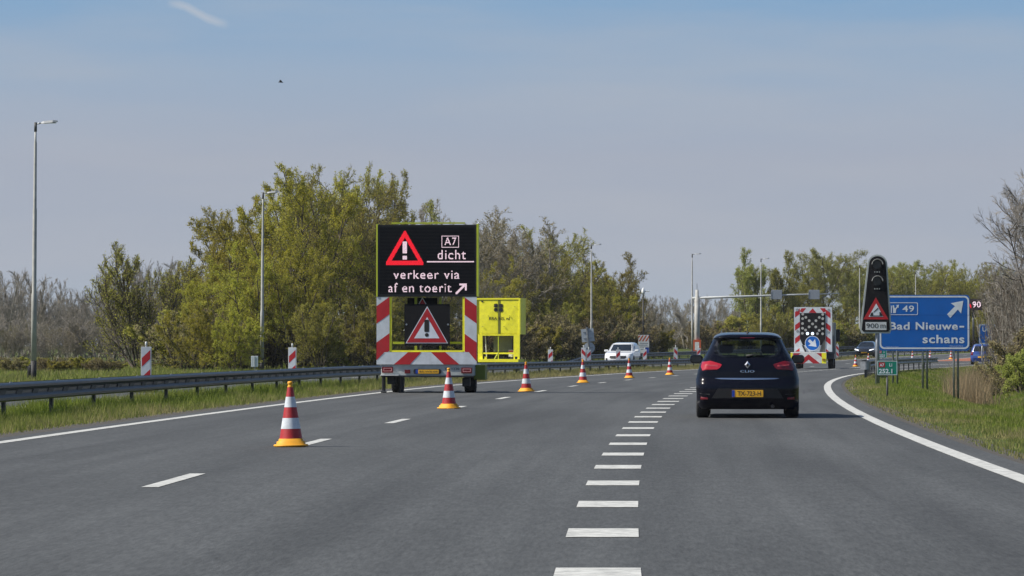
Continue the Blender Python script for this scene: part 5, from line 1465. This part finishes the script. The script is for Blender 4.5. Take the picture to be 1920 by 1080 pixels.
for kd, px, Y, py, wd, lab in (
    ('o2', 770, 262, 372, 1.0, 'olive tree rising just above the message screen'),
    ('b2', 840, 270, 372, .9, 'airy budding tree above the right end of the message screen'),
    ('o1', 800, 250, 470, 1.0, None), ('b1', 920, 300, 420, 1.2, None),
    ('b1', 985, 308, 386, 1.3, 'tallest brownish tree right of the message screen'),
    ('y2', 930, 292, 478, .9, 'yellow tinged tree above the yellow equipment cart'),
    ('o2', 1055, 316, 445, 1.2, 'olive tree just left of the third lamp'),
    ('o1', 1010, 300, 500, 1.0, None), ('o2', 1090, 318, 480, 1.2, None),
    ('o2', 1150, 322, 470, 1.15, 'thin leafed tree just right of the third lamp'),
    ('o3', 1125, 305, 545, 1.0, None), ('o3', 1050, 296, 560, 1.0, None), ('o3', 960, 288, 555, 1.0, None), ('b1', 1195, 335, 560, 1.2, None), ('o1', 950, 330, 440, 1.1, None), ('o1', 1020, 335, 425, 1.1, None), ('b1', 1075, 338, 455, 1.1, None), ('o2', 1130, 340, 490, 1.2, None), ('y2', 1120, 312, 520, 1.1, None), ('o1', 1185, 342, 515, 1.1, None),
    ('b2', 870, 262, 500, .9, None), ('o3', 745, 240, 520, 1.0, None)):
    plant(kd, px, Y, topH(py, Y), lab or 'one of the mixed olive and brown trees filling the wood', WD, wd)
# far right wood behind the truck and the signs
RW = 'green wood behind the arrow truck and the blue sign'
for kd, px, Y, py, wd, lab in (
    ('g1', 1402, 385, 462, 1.15, 'open crowned green tree over the dark hatchback'),
    ('g1', 1452, 392, 468, 1.1, 'green tree just right of the fifth lamp'),
    ('g2', 1545, 400, 466, 1.0, 'dense green tree above the arrow truck'),
    ('g2', 1500, 398, 520, .9, None), ('g2', 1595, 420, 490, .9, None),
    ('o1', 1640, 430, 500, 1.0, None), ('g2', 1690, 436, 488, 1.0, 'green tree left behind the farthest lamp'),
    ('o1', 1740, 440, 487, 1.0, None), ('y2', 1785, 446, 487, .9, 'yellow tinged tree above the blue sign arrow'),
    ('o1', 1825, 440, 490, .9, None), ('b1', 1870, 430, 490, 1.0, None), ('o2', 1910, 425, 500, 1.0, None),
    ('o3', 1440, 372, 570, 1.1, None), ('o3', 1480, 376, 580, 1.0, None), ('o3', 1580, 396, 570, 1.2, None), ('o3', 1640, 404, 570, 1.2, None),
    ('o3', 1700, 410, 575, 1.2, None), ('o3', 1760, 415, 575, 1.2, None), ('o3', 1820, 400, 580, 1.2, None), ('o3', 1880, 390, 590, 1.2, None), ('o1', 1960, 420, 480, 1.0, None),
    ('o1', 1662, 470, 496, 1.0, None), ('o2', 1715, 475, 494, 1.0, None), ('o1', 1768, 470, 497, 1.0, None), ('o1', 1805, 478, 495, 1.0, None), ('o1', 1850, 470, 492, 1.0, None), ('g2', 1620, 465, 500, 1.0, None)):
    plant(kd, px, Y, topH(py, Y), lab or 'one of the leafy trees in the green wood along the bend', RW, wd)
# low grey trees in the gap
for i, px in enumerate((1225, 1255, 1285, 1315, 1345, 1375, 1410)):
    Y = 430 + (i % 3) * 14; py = 548 + (i * 7) % 18
    plant(('n2', 'b2', 'n1')[i % 3], px, Y, topH(py, Y), 'low greyish tree in the gap behind the gantry', 'low grey trees behind the gantry', 1.1)
# grey leafless wood at the far left
for i, (px, py) in enumerate(((-20, 520), (12, 500), (48, 505), (85, 512), (118, 560), (150, 540), (182, 505), (212, 498), (240, 500), (290, 480), (325, 490), (350, 500))):
    Y = 268 + (i * 17) % 40
    plant(('n1', 'n2')[i % 2], px, Y, topH(py, Y), 'grey leafless tree in the hazy wood at the far left', 'grey leafless wood at the far left', .85)
for i in range(22):
    px = -30 + i * 19; Y = 234 + (i * 13) % 26
    plant(('n2', 'n1', 'b2')[i % 3], px, Y, topH(585 + (i * 11) % 35, Y), 'low grey brown growth in front of the leafless wood', 'low growth before the leafless wood', 1.5)
for i in range(26):
    px = 1190 + i * 10; Y = 455 + (i * 13) % 30
    plant(('s1', 'n2', 's1')[i % 3], px, Y, topH(600 + (i * 11) % 30, Y), 'low grey brown growth behind the gantry post', 'low growth behind the gantry', 1.7)
for i in range(30):
    px = -40 + i * 14; Y = 312 + (i * 13) % 30
    plant(('n2', 'b2', 'n1')[i % 3], px, Y, topH(545 + (i * 17) % 40, Y), 'grey leafless tree deep in the wood at the far left', 'grey leafless wood at the far left', 1.1)
for i in range(16):
    px = -40 + i * 17; Y = 180 + (i * 11) % 14
    plant(('s2', 's1', 's1')[i % 3], px, Y, topH(668 + (i * 7) % 14, Y), 'knee high scrub at the near edge of the leafless wood', 'scrub before the leafless wood', 1.9)
plant('w1', 262, 215, topH(455, 215), 'dark spreading willow left of the yellow green trees', None, 1.0).rotation_euler = (0, 0, 2.2)
plant('w1', 318, 222, topH(485, 222), 'smaller dark willow touching the yellow green trees', None, .75)
# undergrowth along the wood edges
for i in range(34):
    px = 340 + i * 27; Y = 196 + max(0, (px - 500)) * .155 + (i * 7) % 9
    plant(('s1', 's2', 's1', 's1')[i % 4], px, Y, rt.uniform(2.6, 4.2), 'low twiggy shrub in the undergrowth along the wood edge', 'undergrowth along the wood edge', 1.1)
for i in range(20):
    px = 1330 + i * 31; Y = 366 + i * 2.2 + (i * 7) % 9
    plant(('s1', 's2', 's2')[i % 3], px, Y, rt.uniform(2.6, 4.6), 'low shrub below the green wood at the bend', 'undergrowth below the green wood', 1.3)
# right edge: bare trees, green bush, brambles
plant('t1', 1956, 150, topH(288, 150) + .3, 'tall bare tree with fine twigs cut by the right edge', None, .66).rotation_euler = (0, 0, 2.4)
plant('t1', 1985, 143, topH(320, 143), 'bare tree partly out of frame at the right edge', None, .6).rotation_euler = (0, 0, 4.4)
for i, (px, Y, py, w_) in enumerate(((1875, 152, 520, .42), (1888, 146, 500, .4), (1900, 150, 515, .42), (1912, 142, 505, .4), (1925, 147, 520, .45), (1866, 165, 545, .6), (1882, 158, 500, .4), (1895, 156, 490, .4), (1908, 153, 480, .4), (1890, 170, 520, .7))):
    plant('n3', px, Y, topH(py, Y) + .3, 'slender pale stem in the thicket at the right edge', 'slender stems at the right edge', w_ * 1.5)
plant('s3', 1922, 134, 1.7, 'bright green bush under the bare trees at the right', None, 1.0)
plant('s3', 1862, 150, 1.0, 'small green bush behind the reeds', None, 1.0)
plant('s1', 1856, 142, 1.4, 'tangle of brown brambles right of the reeds', None, 1.1)
plant('s1', 1884, 140, 1.8, 'tangle of brown brambles below the slender stems', None, 1.1)
plant('s1', 1925, 138, 2.6, 'tangle of brown brambles at the very right edge', None, 1.2)

# ------------------------------------------------------------------ grass and reeds
def grass_mat(name, cols, dry):
    m = bpy.data.materials.new(name); m.use_nodes = True
    n = m.node_tree; n.nodes.clear()
    o = n.nodes.new('ShaderNodeOutputMaterial'); g_ = n.nodes.new('ShaderNodeNewGeometry'); t = n.nodes.new('ShaderNodeTexCoord')
    rp = n.nodes.new('ShaderNodeValToRGB'); el = rp.color_ramp.elements
    el[0].color = (*cols[0], 1); el[1].color = (*cols[-1], 1)
    for i, c_ in enumerate(cols[1:-1]): el.new((i + 1) / (len(cols) - 1)).color = (*c_, 1)
    n.links.new(g_.outputs['Random Per Island'], rp.inputs[0])
    nz_ = n.nodes.new('ShaderNodeTexNoise'); nz_.inputs['Scale'].default_value = .55; nz_.inputs['Detail'].default_value = 5
    n.links.new(t.outputs['Object'], nz_.inputs['Vector'])
    mr_ = n.nodes.new('ShaderNodeMapRange'); mr_.inputs['From Min'].default_value = .48; mr_.inputs['From Max'].default_value = .66
    n.links.new(nz_.outputs['Fac'], mr_.inputs['Value'])
    at = n.nodes.new('ShaderNodeAttribute'); at.attribute_name = 'dry'
    mx_ = n.nodes.new('ShaderNodeMath'); mx_.operation = 'ADD'; mx_.use_clamp = True
    mu = n.nodes.new('ShaderNodeMath'); mu.operation = 'MULTIPLY'; mu.inputs[1].default_value = .55
    n.links.new(mr_.outputs[0], mu.inputs[0]); n.links.new(mu.outputs[0], mx_.inputs[0]); n.links.new(at.outputs['Fac'], mx_.inputs[1])
    mx = n.nodes.new('ShaderNodeMix'); mx.data_type = 'RGBA'
    n.links.new(mx_.outputs[0], mx.inputs['Factor']); n.links.new(rp.outputs[0], mx.inputs['A']); mx.inputs['B'].default_value = (*dry, 1)
    d = n.nodes.new('ShaderNodeBsdfDiffuse'); tr = n.nodes.new('ShaderNodeBsdfTranslucent')
    n.links.new(mx.outputs['Result'], d.inputs[0]); n.links.new(mx.outputs['Result'], tr.inputs[0])
    s_ = n.nodes.new('ShaderNodeMixShader'); s_.inputs[0].default_value = .35
    n.links.new(d.outputs[0], s_.inputs[1]); n.links.new(tr.outputs[0], s_.inputs[2]); n.links.new(s_.outputs[0], o.inputs[0])
    return m
M_GRASS = grass_mat('grass_blades', [(.12, .18, .027), (.19, .255, .04), (.24, .29, .05), (.16, .215, .04)], (.36, .31, .15))
M_REED = grass_mat('dry_reed', [(.32, .23, .135), (.44, .33, .20), (.38, .28, .16), (.26, .19, .11)], (.42, .32, .20))
GRID = {}
def blades(name, T, Yv, h, wd, m, seed, dry, label, cat=None, lean=.38):
    """T offsets from the edge line, Yv distances (arrays), h heights"""
    g_ = np.random.default_rng(seed); N = len(T)
    X = np.array([xl(y) for y in Yv]) + T
    Zv = np.array([ground_z(a_, b_) for a_, b_ in zip(X, Yv)])
    az = g_.uniform(0, math.pi, N); ln = g_.normal(0, lean, (N, 2)) * h[:, None]
    ca, sa = np.cos(az) * wd / 2, np.sin(az) * wd / 2 * .4
    V = np.zeros((N, 3, 3))
    V[:, 0] = np.stack([X - ca, Yv - sa, Zv - .02], 1); V[:, 1] = np.stack([X + ca, Yv + sa, Zv - .02], 1)
    V[:, 2] = np.stack([X + ln[:, 0], Yv + ln[:, 1], Zv + h], 1)
    me = np_mesh(name, V.reshape(-1, 3), np.arange(N * 3).reshape(-1, 3), 3)
    at = me.attributes.new('dry', 'FLOAT', 'POINT'); at.data.foreach_set('value', np.repeat(dry, 3).astype(np.float32))
    me.materials.append(m)
    o = bpy.data.objects.new(name, me); COL.objects.link(o)
    return tag(o, label, cat, None, 'stuff')
rg = np.random.default_rng(3)
def lumps(T, Yv, s=1.0):
    return .5 + .5 * np.sin(T * 2.3 * s + 1.7 * np.sin(Yv * .61 * s)) * np.sin(Yv * 1.1 * s + 2 * np.sin(T * 1.3 * s))
# median verge: rough and tall under the rail, short and drier near the asphalt
N = 120000
Yv = 40 * (330 / 40) ** (rg.random(N) ** 1.25); T = -.72 - rg.random(N) * 3.4
keep = (T < -1.0) | (rg.random(N) < .5); Yv, T = Yv[keep], T[keep]
near = np.clip((T + 2.0) / 1.3, 0, 1)
h = (.19 + .19 * lumps(T, Yv)) * (1 - .6 * near) * np.where(T < -3.0, .75, 1.0) * rg.uniform(.5, 1.2, len(T))
blades('median_grass', T, Yv, h, .012 + .00012 * Yv, M_GRASS, 1, np.clip(near * .75 * rg.random(len(T)) * 1.3 + np.clip((Yv - 95) / 60, 0, .55), 0, 1), 'rough grass growing along the guardrail between carriageways', 'grass')
# right verge and ditch banks
N = 230000
Yv = 26 * (260 / 26) ** rg.random(N); T = 12.2 + 9.5 * rg.random(N) ** 1.25
keep = (T > 12.75) | (rg.random(N) < .35); Yv, T = Yv[keep], T[keep]
near = np.clip((13.9 - T) / 1.4, 0, 1)
exv = np.array([ex(y) for y in Yv])
h = (.06 + .09 * lumps(T, Yv, .8)) * (1 - .45 * near) * rg.uniform(.5, 1.3, len(T))
blades('verge_grass', T + exv, Yv, h, .012 + .00013 * Yv, M_GRASS, 2, np.clip(near * .7 * rg.random(len(T)) + .9 * (lumps(T, Yv, .35) > .66) * rg.random(len(T)), 0, 1), 'grass on the verge and ditch bank under the signs', 'grass')
# meadow left of the oncoming lanes
N = 90000
Yv = 60 * (300 / 60) ** rg.random(N); T = -13.1 - 32 * rg.random(N) ** 1.3
h = (.10 + .22 * lumps(T, Yv, .3)) * rg.uniform(.5, 1.2, N)
blades('meadow_grass', T, Yv, h, .03 + .00016 * Yv, M_GRASS, 4, rg.random(N) * .45, 'green meadow beyond the oncoming lanes at the left', 'grass')
# dry reeds in the ditch
N = 1700
Yv = rg.uniform(121, 133, N); T = rg.normal(16.65, .36, N)
h = rg.uniform(.6, 1.65, N) * np.clip(1.25 - np.abs(T - 16.75) * .5, .35, 1) * (.75 + .3 * lumps(T * 2, Yv, 1.0))
blades('reeds', T, Yv, h, .022, M_REED, 5, rg.random(N) * .5, 'tan dry reeds standing in the ditch', 'reeds', .26)

# ------------------------------------------------------------------ flying bird
Y = 90.0
b = thing('bird', 'small dark bird flying high at the upper left', 'bird', (XP(525, Y), Y, ZP(153, Y)))
mbk = mat('dark_feathers', (.02, .022, .025), .7)
bd = MB(); bd.tube([(-.055, .02, -.01), (-.02, 0, 0), (.02, 0, .0), (.05, 0, -.012), (.08, 0, -.02)], [.004, .017, .02, .012, .003], 8); bd.build('body', mbk, b, True)
for sg in (-1, 1):
    MB().add([(-.02, sg * .01, .008), (.025, sg * .01, .008), (.02, sg * .06, .045), (-.01, sg * .065, .05), (.045, sg * .13, .02), (.02, sg * .13, .02)],
             [(0, 1, 2, 3), (3, 2, 4, 5)]).build('wing', mbk, b)

# ------------------------------------------------------------------ spring haze in the air
hb = MB().box(-1500, 3200, -60, 6100, -3.0, 19.5).mesh('haze')
hm = bpy.data.materials.new('haze_air'); hm.use_nodes = True
hn = hm.node_tree; hn.nodes.clear()
ho = hn.nodes.new('ShaderNodeOutputMaterial'); hv = hn.nodes.new('ShaderNodeVolumePrincipled')
hv.inputs['Color'].default_value = (.93, .95, 1.0, 1); hv.inputs['Density'].default_value = .00008; hv.inputs['Anisotropy'].default_value = .2
hn.links.new(hv.outputs[0], ho.inputs['Volume'])
hb.materials.append(hm)
hz_ = bpy.data.objects.new('haze', hb); COL.objects.link(hz_)
tag(hz_, 'thin pale spring haze in the air', None, None, 'stuff')
